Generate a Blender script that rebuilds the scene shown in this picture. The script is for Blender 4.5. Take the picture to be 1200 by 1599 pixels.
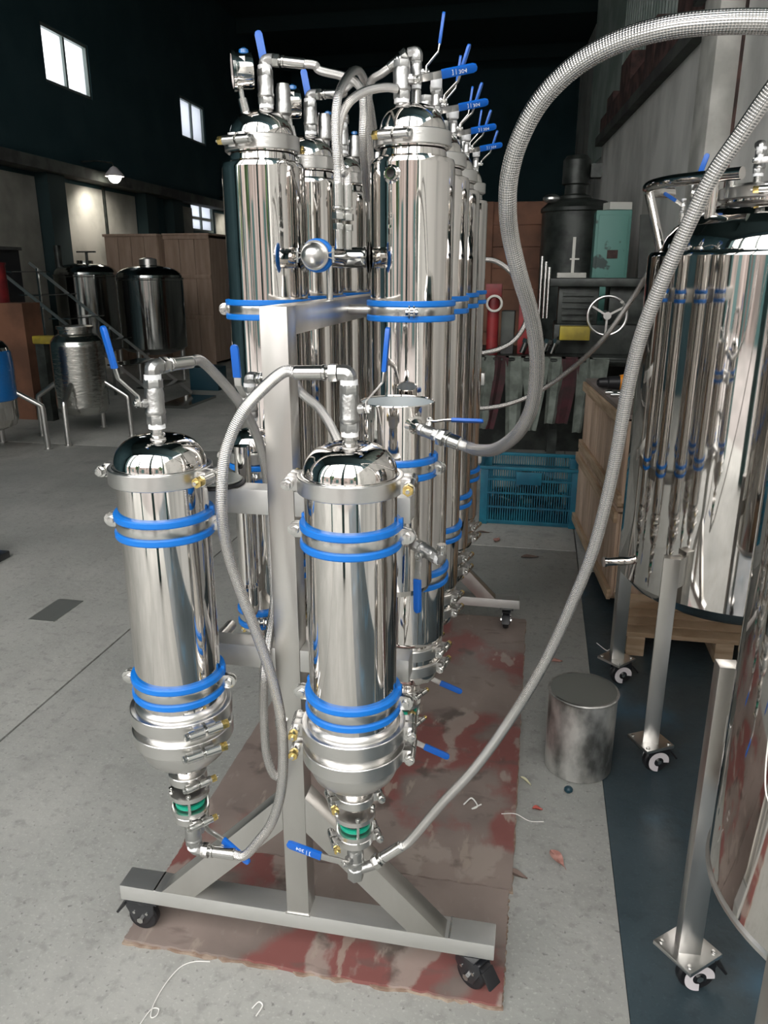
import bpy, bmesh, math, random
from mathutils import Vector, Matrix
random.seed(7)
for o in list(bpy.data.objects): bpy.data.objects.remove(o)
SC = bpy.context.scene
COL = SC.collection
PI = math.pi
R = math.radians
# ------------------------------------------------------------------ camera, sky, exposure
cam = bpy.data.objects.new('camera', bpy.data.cameras.new('camera'))
COL.objects.link(cam)
cam.location = (0, 0, 1.5)
cam.rotation_euler = (R(90 - 17.3), 0, R(11.25))
cam.data.sensor_fit = 'HORIZONTAL'
cam.data.sensor_width = 36.0
cam.data.lens = 36.0
cam.data.clip_start = 0.05
cam.data.clip_end = 200
SC.camera = cam
SC.view_settings.view_transform = 'Standard'
SC.view_settings.look = 'None'
SC.view_settings.gamma = 1.0
SC.view_settings.use_curve_mapping = False
SC.view_settings.exposure = 0.1
W = bpy.data.worlds.new('overcast_sky'); SC.world = W
W.use_nodes = True
wn = W.node_tree.nodes; wl = W.node_tree.links
wn.clear()
wo = wn.new('ShaderNodeOutputWorld'); wb = wn.new('ShaderNodeBackground')
tc = wn.new('ShaderNodeTexCoord'); nz = wn.new('ShaderNodeTexNoise'); nz.inputs['Scale'].default_value = 1.6
nz.inputs['Detail'].default_value = 4
cr = wn.new('ShaderNodeValToRGB')
cr.color_ramp.elements[0].color = (0.96, 0.95, 0.95, 1); cr.color_ramp.elements[1].color = (1.0, 0.97, 0.93, 1)
cr.color_ramp.elements[0].position = .35; cr.color_ramp.elements[1].position = .7
wl.new(tc.outputs['Generated'], nz.inputs['Vector']); wl.new(nz.outputs['Fac'], cr.inputs['Fac'])
wl.new(cr.outputs['Color'], wb.inputs['Color']); wb.inputs['Strength'].default_value = 5.5
wl.new(wb.outputs['Background'], wo.inputs['Surface'])
def spot(name, loc, tgt, power, size, color=(1, .93, .82), rad=.05):
    l = bpy.data.lights.new(name, 'SPOT'); l.energy = power; l.spot_size = R(size); l.spot_blend = .6
    l.color = color; l.shadow_soft_size = rad
    o = bpy.data.objects.new(name, l); COL.objects.link(o); o.location = loc
    o.rotation_euler = (Vector(tgt) - Vector(loc)).to_track_quat('-Z', 'Y').to_euler()
    return o

# ------------------------------------------------------------------ materials
def mat(name, col, rough=.5, metal=0., bump=0., bscale=20., col2=None, nscale=6., mix=(.4, .6), spec=None, stretch=None, coat=0., detail=6., coord='Object'):
    m = bpy.data.materials.new(name); m.use_nodes = True
    n = m.node_tree.nodes; l = m.node_tree.links; b = n['Principled BSDF']
    b.inputs['Base Color'].default_value = (*col, 1); b.inputs['Roughness'].default_value = rough
    b.inputs['Metallic'].default_value = metal
    if coat: b.inputs['Coat Weight'].default_value = coat
    if spec is not None: b.inputs['Specular IOR Level'].default_value = spec
    if col2 or bump:
        t = n.new('ShaderNodeTexCoord'); mp = n.new('ShaderNodeMapping')
        l.new(t.outputs[coord], mp.inputs['Vector'])
        if stretch: mp.inputs['Scale'].default_value = stretch
    if col2:
        x = n.new('ShaderNodeTexNoise'); x.inputs['Scale'].default_value = nscale; x.inputs['Detail'].default_value = detail
        c = n.new('ShaderNodeValToRGB'); c.color_ramp.elements[0].color = (*col, 1); c.color_ramp.elements[1].color = (*col2, 1)
        c.color_ramp.elements[0].position, c.color_ramp.elements[1].position = mix
        l.new(mp.outputs[0], x.inputs['Vector']); l.new(x.outputs['Fac'], c.inputs['Fac']); l.new(c.outputs['Color'], b.inputs['Base Color'])
    if bump:
        x = n.new('ShaderNodeTexNoise'); x.inputs['Scale'].default_value = bscale; x.inputs['Detail'].default_value = 4
        bp = n.new('ShaderNodeBump'); bp.inputs['Strength'].default_value = bump; bp.inputs['Distance'].default_value = .01
        l.new(mp.outputs[0], x.inputs['Vector']); l.new(x.outputs['Fac'], bp.inputs['Height']); l.new(bp.outputs[0], b.inputs['Normal'])
    return m
M = {}
M['mirror'] = mat('polished_stainless', (.74, .71, .68), .05, 1, bump=.035, bscale=5, stretch=(1, 1, .25))
M['satin'] = mat('satin_stainless', (.68, .67, .65), .3, 1, bump=.05, bscale=60, stretch=(1, 1, 6))
M['brushed'] = mat('brushed_stainless_tube', (.70, .685, .66), .30, 1, bump=.06, bscale=25, col2=(.46, .45, .42), nscale=5, mix=(.35, .75), stretch=(1, 1, .3))
M['brushedx'] = mat('brushed_stainless_rail', (.86, .86, .84), .46, 1, bump=.06, bscale=20, col2=(.5, .5, .48), nscale=4, mix=(.4, .8), stretch=(.4, 1, 1))
M['cast'] = mat('cast_stainless', (.47, .47, .46), .36, 1, bump=.15, bscale=120)
M['bright'] = mat('bright_fitting_steel', (.62, .62, .60), .22, 1)
M['lid'] = mat('dull_lid_steel', (.50, .52, .49), .55, 1, bump=.05, bscale=8)
M['pail'] = mat('worn_galvanised', (.80, .79, .76), .44, .9, bump=.35, bscale=11, col2=(.20, .20, .19), nscale=11, mix=(.40, .62), detail=14, stretch=(1, 1, .6))
M['darksteel'] = mat('dark_tank_steel', (.38, .39, .38), .12, 1, bump=.06, bscale=3)
M['inner'] = mat('unpolished_inner_steel', (.62, .66, .66), .5, .6)
M['blue'] = mat('blue_silicone', (.003, .165, .60), .42)
M['bluegrip'] = mat('blue_vinyl_grip', (.004, .11, .50), .32)
M['brass'] = mat('brass', (.80, .60, .22), .25, 1)
M['tape'] = mat('ptfe_tape', (.85, .86, .87), .55)
M['green'] = mat('green_gasket', (.0, .32, .20), .35)
M['glassdark'] = mat('sight_glass_tube', (.03, .05, .05), .05, 0, coat=.6)
M['black'] = mat('black_rubber', (.012, .012, .014), .45)
M['blackmetal'] = mat('black_painted_steel', (.014, .015, .018), .3, coat=.3)
M['whiteplastic'] = mat('white_hub', (.75, .70, .72), .4)
M['letter'] = mat('white_print', (.8, .82, .85), .6)
M['sticker'] = mat('white_sticker', (.75, .72, .70), .6)
M['red'] = mat('red_paint', (.26, .018, .02), .5, col2=(.12, .01, .012))
M['wood'] = mat('pale_crate_wood', (.66, .49, .37), .7, col2=(.44, .30, .20), nscale=5, stretch=(6, 6, .7), bump=.2, bscale=30, mix=(.35, .7))
M['woodx'] = mat('pale_lath_wood', (.60, .45, .31), .7, col2=(.42, .29, .18), nscale=5, stretch=(.8, .8, 8), bump=.2, bscale=30)
M['woodtop'] = mat('grey_crate_lid', (.26, .22, .20), .55, col2=(.17, .14, .13), nscale=4, bump=.1)
M['woodfar'] = mat('brown_packing_ply', (.42, .31, .24), .75, col2=(.30, .21, .155), nscale=3, stretch=(5, 5, .6), mix=(.3, .7))
M['woodback'] = mat('dark_red_ply', (.18, .08, .045), .75, col2=(.10, .045, .025), nscale=3)
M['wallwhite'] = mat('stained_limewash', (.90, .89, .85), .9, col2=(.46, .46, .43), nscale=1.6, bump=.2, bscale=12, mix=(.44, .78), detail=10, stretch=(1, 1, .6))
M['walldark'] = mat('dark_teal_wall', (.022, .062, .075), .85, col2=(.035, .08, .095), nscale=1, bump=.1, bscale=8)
M['plaster'] = mat('grey_plaster', (.44, .43, .39), .9, col2=(.27, .27, .24), nscale=1.2, bump=.2, bscale=10, detail=8)
M['ledge'] = mat('weathered_ledge', (.10, .11, .10), .9, col2=(.06, .06, .06), nscale=3, bump=.3)
M['roof'] = mat('roof_dark', (.020, .042, .045), .9)
M['siding'] = mat('green_grey_siding', (.46, .54, .50), .6, col2=(.28, .36, .32), nscale=1.5)
M['brownbeam'] = mat('rotten_brown_timber', (.16, .085, .075), .85, col2=(.06, .038, .035), nscale=6, bump=.4)
M['concpost'] = mat('pale_concrete_post', (.68, .67, .62), .85, col2=(.46, .46, .42), nscale=3, bump=.2)
M['frame'] = mat('grey_green_window_frame', (.20, .24, .22), .5)
M['paper'] = mat('paper', (.62, .62, .57), .8)
M['yellow'] = mat('yellow_plastic', (.40, .31, .02), .55, col2=(.22,.17,.02))
M['orange'] = mat('orange_plastic', (.85, .30, .02), .4)
M['machine'] = mat('oily_machine_iron', (.018, .022, .020), .42, .3, col2=(.045, .052, .047), nscale=8, bump=.15, bscale=30)
M['greencab'] = mat('flaking_green_enamel', (.10, .27, .23), .5, col2=(.02, .05, .045), nscale=6, mix=(.62, .66), detail=8)
M['cloth'] = mat('grey_green_cloth', (.185, .21, .185), .95, col2=(.10, .115, .10), nscale=9, bump=.3)
M['cloth2'] = mat('dark_maroon_cloth', (.07, .022, .028), .95, col2=(.035, .02, .02), nscale=9)
M['crateblue'] = mat('blue_crate_plastic', (.008, .145, .215), .45, col2=(.006, .09, .15), nscale=7)
M['film'] = mat('blue_stretch_film', (.01, .12, .36), .22, coat=.6, bump=.5, bscale=16, stretch=(1, 1, 3))
M['clearfilm'] = mat('clear_wrapped_steel', (.50, .50, .47), .2, 1, bump=.4, bscale=14, stretch=(1, 1, 3), coat=.4)
M['facade'] = mat('pinkish_render_outside', (.30, .25, .23), .85, col2=(.17, .15, .14), nscale=.8)
M['palefacade'] = mat('pale_stripe_render', (.36, .31, .29), .85)
M['outground'] = mat('pale_yard_concrete', (.27, .25, .24), .85, col2=(.20, .19, .18), nscale=.7)
M['leaf'] = mat('pink_dead_leaf', (.50, .27, .23), .65, col2=(.36, .17, .14), nscale=60)
M['leafred'] = mat('red_dead_leaf', (.42, .09, .07), .6)
M['leafpale'] = mat('pale_straw', (.52, .50, .34), .7)
M['leafbrown'] = mat('brown_dead_leaf', (.17, .12, .10), .75)
M['thread'] = mat('white_thread', (.80, .79, .76), .8)
M['teal'] = mat('teal_jambs_and_stripes', (.03, .09, .09), .5)
M['foliage'] = mat('outside_foliage', (.05, .10, .03), .8, col2=(.02, .05, .015), nscale=9)
M['bluebin'] = mat('blue_debris', (.006, .04, .06), .5)

def pane_mat():
    m = bpy.data.materials.new('dusty_window_glass'); m.use_nodes = True
    n = m.node_tree.nodes; l = m.node_tree.links; n.clear()
    o = n.new('ShaderNodeOutputMaterial'); mx = n.new('ShaderNodeMixShader'); t = n.new('ShaderNodeBsdfTransparent'); g = n.new('ShaderNodeBsdfTranslucent')
    t.inputs[0].default_value = (.8, .83, .85, 1); g.inputs[0].default_value = (.7, .72, .75, 1)
    x = n.new('ShaderNodeTexNoise'); x.inputs['Scale'].default_value = 3
    r = n.new('ShaderNodeValToRGB'); r.color_ramp.elements[0].color = (.2, .2, .2, 1); r.color_ramp.elements[1].color = (.7, .7, .7, 1)
    l.new(x.outputs['Fac'], r.inputs['Fac']); l.new(r.outputs['Color'], mx.inputs[0])
    l.new(t.outputs[0], mx.inputs[1]); l.new(g.outputs[0], mx.inputs[2]); l.new(mx.outputs[0], o.inputs[0]); return m
M['pane'] = pane_mat()
def frosted():
    m = pane_mat(); m.name = 'frosted_window_glass'
    for nd in m.node_tree.nodes:
        if nd.type == 'VALTORGB':
            nd.color_ramp.elements[0].color = (.75, .75, .75, 1); nd.color_ramp.elements[1].color = (.97, .97, .97, 1)
        if nd.type == 'BSDF_TRANSLUCENT': nd.inputs[0].default_value = (.42, .44, .48, 1)
    return m
M['frost'] = frosted()
def emit(name, col, s):
    m = bpy.data.materials.new(name); m.use_nodes = True
    b = m.node_tree.nodes['Principled BSDF']; b.inputs['Emission Color'].default_value = (*col, 1); b.inputs['Emission Strength'].default_value = s
    return m
M['bulb'] = emit('glowing_bulb', (1, .95, .82), 14)

def braid():
    m = bpy.data.materials.new('braided_steel_hose'); m.use_nodes = True
    n = m.node_tree.nodes; l = m.node_tree.links; b = n['Principled BSDF']
    b.inputs['Metallic'].default_value = 1; b.inputs['Roughness'].default_value = .24
    uv = n.new('ShaderNodeUVMap'); sp = n.new('ShaderNodeSeparateXYZ'); l.new(uv.outputs[0], sp.inputs[0])
    def mth(op, a, bb=None):
        x = n.new('ShaderNodeMath'); x.operation = op
        for i, q in enumerate((a, bb)):
            if q is None: continue
            if isinstance(q, (int, float)): x.inputs[i].default_value = q
            else: l.new(q, x.inputs[i])
        return x.outputs[0]
    u = mth('MULTIPLY', sp.outputs[0], 2 * PI * 14); v = mth('MULTIPLY', sp.outputs[1], 2 * PI / .0060)
    s1 = mth('SINE', mth('ADD', u, v)); s2 = mth('SINE', mth('SUBTRACT', u, v))
    h = mth('MULTIPLY', s1, s2)
    bp = n.new('ShaderNodeBump'); bp.inputs['Strength'].default_value = .5; bp.inputs['Distance'].default_value = .0008
    l.new(h, bp.inputs['Height']); l.new(bp.outputs[0], b.inputs['Normal'])
    r = n.new('ShaderNodeValToRGB'); r.color_ramp.elements[0].color = (.50, .49, .47, 1); r.color_ramp.elements[1].color = (.84, .82, .80, 1)
    r.color_ramp.elements[0].position = .3; r.color_ramp.elements[1].position = .62
    k = mth('ADD', mth('MULTIPLY', h, .5), .5); l.new(k, r.inputs['Fac']); l.new(r.outputs[0], b.inputs['Base Color'])
    return m
M['braid'] = braid()

def floor_mat(name, base, dark, specks, blue=False):
    m = bpy.data.materials.new(name); m.use_nodes = True
    n = m.node_tree.nodes; l = m.node_tree.links; b = n['Principled BSDF']
    t = n.new('ShaderNodeTexCoord')
    def noise(sc, det=6, st=None):
        x = n.new('ShaderNodeTexNoise'); x.inputs['Scale'].default_value = sc; x.inputs['Detail'].default_value = det
        if st:
            mp = n.new('ShaderNodeMapping'); mp.inputs['Scale'].default_value = st; l.new(t.outputs['Object'], mp.inputs['Vector']); l.new(mp.outputs[0], x.inputs['Vector'])
        else: l.new(t.outputs['Object'], x.inputs['Vector'])
        return x.outputs['Fac']
    def ramp(f, a, bb, ca=0., cb=1.):
        r = n.new('ShaderNodeValToRGB'); r.color_ramp.elements[0].position = a; r.color_ramp.elements[1].position = bb
        r.color_ramp.elements[0].color = (ca, ca, ca, 1); r.color_ramp.elements[1].color = (cb, cb, cb, 1); l.new(f, r.inputs['Fac']); return r.outputs['Color']
    def mixc(f, a, bb):
        x = n.new('ShaderNodeMix'); x.data_type = 'RGBA'; l.new(f, x.inputs[0])
        for i, q in ((6, a), (7, bb)):
            if isinstance(q, tuple): x.inputs[i].default_value = (*q, 1)
            else: l.new(q, x.inputs[i])
        return x.outputs[2]
    c = mixc(ramp(noise(1.3, 12), .38, .66), base, dark)
    c = mixc(ramp(noise(9, 8, (1, .35, 1)), .45, .75, 0, .55), c, tuple(q * .72 for q in base))
    c = mixc(ramp(noise(70, 3), .63, .72, 0, .75), c, specks)
    c = mixc(ramp(noise(28, 10), .55, .66, 0, .5), c, tuple(q * .6 for q in base))
    c = mixc(ramp(noise(120, 4), .58, .66, 0, .35), c, tuple(min(1, q * 1.35) for q in base))
    c = mixc(ramp(noise(3.5, 10), .6, .72, 0, .5), c, tuple(q * .5 for q in base))
    if blue: c = mixc(ramp(noise(2.2, 5), .56, .7, 0, .8), c, (.05, .13, .20))
    l.new(c, b.inputs['Base Color'])
    l.new(ramp(noise(4), .3, .7, .5 if not blue else .32, .75 if not blue else .55), b.inputs['Roughness'])
    bp = n.new('ShaderNodeBump'); bp.inputs['Strength'].default_value = .25; bp.inputs['Distance'].default_value = .006
    l.new(noise(35, 8), bp.inputs['Height']); l.new(bp.outputs[0], b.inputs['Normal'])
    return m
M['concrete'] = floor_mat('worn_concrete_floor', (.40, .40, .375), (.29, .30, .28), (.16, .16, .15))
M['bluefloor'] = floor_mat('blue_stained_floor', (.052, .078, .092), (.030, .047, .056), (.03, .05, .06), True)
def ply_mat():
    m = bpy.data.materials.new('scuffed_red_film_plywood'); m.use_nodes = True
    n = m.node_tree.nodes; l = m.node_tree.links; b = n['Principled BSDF']; t = n.new('ShaderNodeTexCoord')
    def lay(prev, sc, a, bb, col, st=(1, 1, 1), det=8, amt=1.):
        mp = n.new('ShaderNodeMapping'); mp.inputs['Scale'].default_value = st; l.new(t.outputs['Object'], mp.inputs['Vector'])
        x = n.new('ShaderNodeTexNoise'); x.inputs['Scale'].default_value = sc; x.inputs['Detail'].default_value = det; l.new(mp.outputs[0], x.inputs['Vector'])
        r = n.new('ShaderNodeValToRGB'); r.color_ramp.elements[0].position = a; r.color_ramp.elements[1].position = bb
        r.color_ramp.elements[0].color = (0, 0, 0, 1); r.color_ramp.elements[1].color = (amt,) * 3 + (1,); l.new(x.outputs['Fac'], r.inputs['Fac'])
        q = n.new('ShaderNodeMix'); q.data_type = 'RGBA'; l.new(r.outputs[0], q.inputs[0])
        if isinstance(prev, tuple): q.inputs[6].default_value = (*prev, 1)
        else: l.new(prev, q.inputs[6])
        q.inputs[7].default_value = (*col, 1); return q.outputs[2]
    c = lay((.275, .220, .195), 2.2, .40, .60, (.165, .135, .120), det=14)
    c = lay(c, 2.6, .505, .55, (.235, .066, .060), (1, .8, 1), 12, .75)
    c = lay(c, 5, .60, .63, (.34, .285, .25), (1.2, .7, 1), 12, .8)
    c = lay(c, 11, .63, .66, (.36, .30, .25), (1.6, .5, 1), 12, .7)
    c = lay(c, 7, .62, .68, (.095, .075, .065), (1, 1, 1), 10, .8)
    c = lay(c, 45, .62, .76, (.34, .29, .26), (1, .4, 1), 6, .45)
    c = lay(c, 16, .60, .68, (.13, .10, .09), (.5, 1.4, 1), 12, .5)
    l.new(c, b.inputs['Base Color']); b.inputs['Roughness'].default_value = .42
    x = n.new('ShaderNodeTexNoise'); x.inputs['Scale'].default_value = 25; l.new(t.outputs['Object'], x.inputs['Vector'])
    bp = n.new('ShaderNodeBump'); bp.inputs['Strength'].default_value = .2; bp.inputs['Distance'].default_value = .004
    l.new(x.outputs['Fac'], bp.inputs['Height']); l.new(bp.outputs[0], b.inputs['Normal'])
    return m
M['ply'] = ply_mat()
M['plyedge'] = mat('splintered_ply_edge', (.34, .27, .21), .8, col2=(.22, .15, .11), nscale=40)

# ------------------------------------------------------------------ helpers
def rootof(o):
    while o.parent: o = o.parent
    return o
class MB:
    """Collects shapes in world coordinates; build() links them as one mesh object."""
    def __init__(s): s.v = []; s.f = []; s.uv = []
    def add(s, vs, fs):
        k = len(s.v); s.v += [tuple(p) for p in vs]; s.f += [tuple(i + k for i in f) for f in fs]; return s
    def box(s, c, d, rot=None):
        x, y, z = (q / 2 for q in d); c = Vector(c)
        vs = [Vector((a, b, e)) for a in (-x, x) for b in (-y, y) for e in (-z, z)]
        if rot is not None: vs = [rot @ p for p in vs]
        return s.add([c + p for p in vs], [(0, 1, 3, 2), (4, 6, 7, 5), (0, 4, 5, 1), (2, 3, 7, 6), (0, 2, 6, 4), (1, 5, 7, 3)])
    def span(s, a, b): return s.box([(p + q) / 2 for p, q in zip(a, b)], [abs(q - p) for p, q in zip(a, b)])
    def bar(s, a, b, w, h, up=(0, 0, 1)):
        a = Vector(a); b = Vector(b); d = (b - a); L = d.length; d.normalize(); u = Vector(up)
        t = d.cross(u); t.normalize(); u = t.cross(d); m = Matrix((d, t, u)).transposed()
        return s.box((a + b) / 2, (L, w, h), m)
    def lathe(s, prof, c=(0, 0, 0), n=48, axis=None, cap=True, a0=0, a1=2 * PI):
        """prof: (r, h) pairs along the axis"""
        c = Vector(c); Q = Matrix.Identity(3) if axis is None else Vector((0, 0, 1)).rotation_difference(Vector(axis)).to_matrix()
        pp = [prof[0]]                      # holding loops keep long straight runs from shading like cones
        for p, q in zip(prof, prof[1:]):
            L = math.hypot(q[0] - p[0], q[1] - p[1])
            if L > .028:
                k = min(.0015, L * .1) / L
                pp += [(p[0] + (q[0] - p[0]) * k, p[1] + (q[1] - p[1]) * k), (q[0] - (q[0] - p[0]) * k, q[1] - (q[1] - p[1]) * k)]
            pp.append(q)
        prof = pp
        full = abs(a1 - a0 - 2 * PI) < 1e-6; m = n if full else n + 1
        vs = []
        for r, h in prof:
            for i in range(m):
                a = a0 + (a1 - a0) * i / n; vs.append(c + Q @ Vector((r * math.cos(a), r * math.sin(a), h)))
        fs = []
        for j in range(len(prof) - 1):
            for i in range(n):
                i2 = (i + 1) % m; fs.append((j * m + i, j * m + i2, (j + 1) * m + i2, (j + 1) * m + i))
        if cap and full:
            if prof[0][0] > 1e-6: fs.append(tuple(range(m))[::-1])
            if prof[-1][0] > 1e-6: fs.append(tuple((len(prof) - 1) * m + i for i in range(m)))
        return s.add(vs, fs)
    def cyl(s, a, b, r, n=20, r2=None):
        a = Vector(a); b = Vector(b); L = (b - a).length
        return s.lathe([(r, 0), (r if r2 is None else r2, L)], a, n, (b - a))
    def tube(s, pts, r, n=12, cap=True):
        pts = [Vector(p) for p in pts]; vs = []; k = len(pts); ref = None
        for i, p in enumerate(pts):
            d = (pts[min(i + 1, k - 1)] - pts[max(i - 1, 0)]).normalized()
            if ref is None:
                ref = Vector((0, 0, 1)) if abs(d.z) < .9 else Vector((1, 0, 0)); x = d.cross(ref).normalized()
            else: x = (x - d * x.dot(d)).normalized()
            y = d.cross(x); rr = r[i] if isinstance(r, (list, tuple)) else r
            vs += [p + (x * math.cos(2 * PI * j / n) + y * math.sin(2 * PI * j / n)) * rr for j in range(n)]
        fs = [(i * n + j, i * n + (j + 1) % n, (i + 1) * n + (j + 1) % n, (i + 1) * n + j) for i in range(k - 1) for j in range(n)]
        if cap: fs += [tuple(range(n))[::-1], tuple((k - 1) * n + j for j in range(n))]
        return s.add(vs, fs)
    def prism(s, poly, d, c=(0, 0, 0), m=None):
        """poly in the local xy plane, extruded d along local z, basis m"""
        m = m or Matrix.Identity(3); c = Vector(c); n = len(poly)
        vs = [c + m @ Vector((x, y, -d / 2)) for x, y in poly] + [c + m @ Vector((x, y, d / 2)) for x, y in poly]
        return s.add(vs, [tuple(range(n))[::-1], tuple(range(n, 2 * n))] + [(i, (i + 1) % n, n + (i + 1) % n, n + i) for i in range(n)])
    def ball(s, c, r, n=20, sq=(1, 1, 1)):
        k = n // 2; pr = [(r * math.sin(PI * i / k), -r * math.cos(PI * i / k)) for i in range(k + 1)]
        pr[0] = (0.0001, -r); pr[-1] = (.0001, r); k0 = len(s.v); s.lathe(pr, (0, 0, 0), n, cap=False)
        for i in range(k0, len(s.v)):
            p = s.v[i]; s.v[i] = (c[0] + p[0] * sq[0], c[1] + p[1] * sq[1], c[2] + p[2] * sq[2])
        return s
    def build(s, name, m, parent=None, bevel=0, ang=32, label=None, org=None):
        o0 = Vector(rootof(parent).location) if parent is not None else Vector(org or (0, 0, 0))
        me = bpy.data.meshes.new(name); me.from_pydata([tuple(Vector(p) - o0) for p in s.v], [], s.f)
        bm = bmesh.new(); bm.from_mesh(me)
        bmesh.ops.recalc_face_normals(bm, faces=bm.faces)
        if bevel:
            es = [e for e in bm.edges if len(e.link_faces) == 2 and e.calc_face_angle(0) > R(35)]
            bmesh.ops.bevel(bm, geom=es, offset=bevel, segments=2, profile=.6, affect='EDGES', clamp_overlap=True)
        bm.to_mesh(me); bm.free()
        me.polygons.foreach_set('use_smooth', [True] * len(me.polygons))
        me.set_sharp_from_angle(angle=R(ang))
        me.materials.append(M[m] if isinstance(m, str) else m)
        ob = bpy.data.objects.new(name, me); COL.objects.link(ob)
        if parent is not None: ob.parent = parent
        else: ob.location = o0
        if label: ob['label'] = label
        return ob
def tag(o, label, cat, group=None, kind=None):
    o['label'] = label; o['category'] = cat
    if group: o['group'] = group
    if kind: o['kind'] = kind
    return o
def thing(name, loc, label, cat, group=None):
    o = bpy.data.objects.new(name, None); COL.objects.link(o); o.location = loc; o.empty_display_size = .05
    return tag(o, label, cat, group)
def struct(o, label=None, cat=None):
    o['kind'] = 'structure'
    if label: o['label'] = label
    if cat: o['category'] = cat
    return o
def copy_tree(o, parent=None):
    c = o.copy(); COL.objects.link(c)
    if parent is not None: c.parent = parent
    for ch in [x for x in bpy.data.objects if x.parent == o]: copy_tree(ch, c)
    return c
def crom(pts, sub=10):
    P = [Vector(p) for p in pts]; P = [P[0] * 2 - P[1]] + P + [P[-1] * 2 - P[-2]]; out = []
    for i in range(1, len(P) - 2):
        for k in range(sub):
            t = k / sub; a, b, c, d = P[i - 1:i + 3]
            out.append(.5 * ((2 * b) + (-a + c) * t + (2 * a - 5 * b + 4 * c - d) * t * t + (-a + 3 * b - 3 * c + d) * t ** 3))
    out.append(P[-2]); return out
def hose_mesh(name, pts, r, m, parent=None, n=20, sub=10):
    pts = crom(pts, sub); mb = MB(); mb.tube(pts, r, n, cap=False)
    o = mb.build(name, m, parent, org=None if parent is not None else pts[0])
    me = o.data; uvl = me.uv_layers.new(name='UVMap'); L = [0]
    for i in range(1, len(pts)): L.append(L[-1] + (pts[i] - pts[i - 1]).length)
    for poly in me.polygons:
        vi = list(poly.vertices); cols = [v % n for v in vi]; wrap = (max(cols) == n - 1 and min(cols) == 0)
        for li, v in zip(poly.loop_indices, vi):
            j = v % n; 
            if wrap and j == 0: j = n
            uvl.data[li].uv = (j / n, L[v // n])
    return o
def hexa(r): return [(r * math.cos(PI / 3 * i + .5), r * math.sin(PI / 3 * i + .5)) for i in range(6)]
def basis(z, x=None):
    z = Vector(z).normalized(); x = Vector(x) if x is not None else (Vector((1, 0, 0)) if abs(z.x) < .8 else Vector((0, 0, 1)))
    y = z.cross(x).normalized(); x = y.cross(z).normalized(); return Matrix((x, y, z)).transposed()
def hexnut(mb, c, ax, r, h): return mb.prism(hexa(r), h, c, basis(ax))
def capped(mb, c, ax, r, h): return mb.lathe([(r, -h / 2), (r, h / 2)], c, 16, ax)

# ---- fittings
def tri_clamp(par, x, y, z, r, h=.026, ang=0, two=True, s=1., nut=1, name='band_clamp', m='satin', double=True):
    """clamp ring with lugs; barrels tangential at the lug angle"""
    mb = MB()
    mb.lathe([(r - .010, -h / 2), (r - .001, -h / 2), (r, -h / 2 + .0015), (r, h / 2 - .0015), (r - .001, h / 2), (r - .010, h / 2)], (x, y, z), 64)
    angs = [ang, ang + PI] if two else [ang]
    for a in angs:
        d = Vector((math.cos(a), math.sin(a), 0)); t = Vector((-math.sin(a), math.cos(a), 0))
        c = Vector((x, y, z)) + d * (r + .006 * s)
        for q in (-1, 1):
            mb.box(c + t * q * .012 * s - d * .002, (.018 * s, .018 * s, h * .92), Matrix((d, t, Vector((0, 0, 1)))).transposed())
    o = mb.build(name, m, par, bevel=.0008)
    for k, a in enumerate(angs):
        d = Vector((math.cos(a), math.sin(a), 0)); t = Vector((-math.sin(a), math.cos(a), 0)) * nut
        c = Vector((x, y, z)) + d * (r + .011 * s)
        b = MB(); L = .030 * s
        for q in (-1, 1): b.cyl(c + t * q * .0025 * s, c + t * q * (.0025 * s + L), .0100 * s, 18)
        b.cyl(c - t * (L + .010 * s), c + t * (L + .022 * s), .0035 * s, 12)
        hexnut(b, c - t * (L + .006 * s), t, .0078 * s, .007 * s)
        b.build('clamp_bolt', 'bright', o, bevel=.0004)
        nb = MB(); hexnut(nb, c + t * (L + .009 * s), t, .0092 * s, .014 * s); nb.build('brass_nut', 'brass', o, bevel=.0004)
    return o
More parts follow.
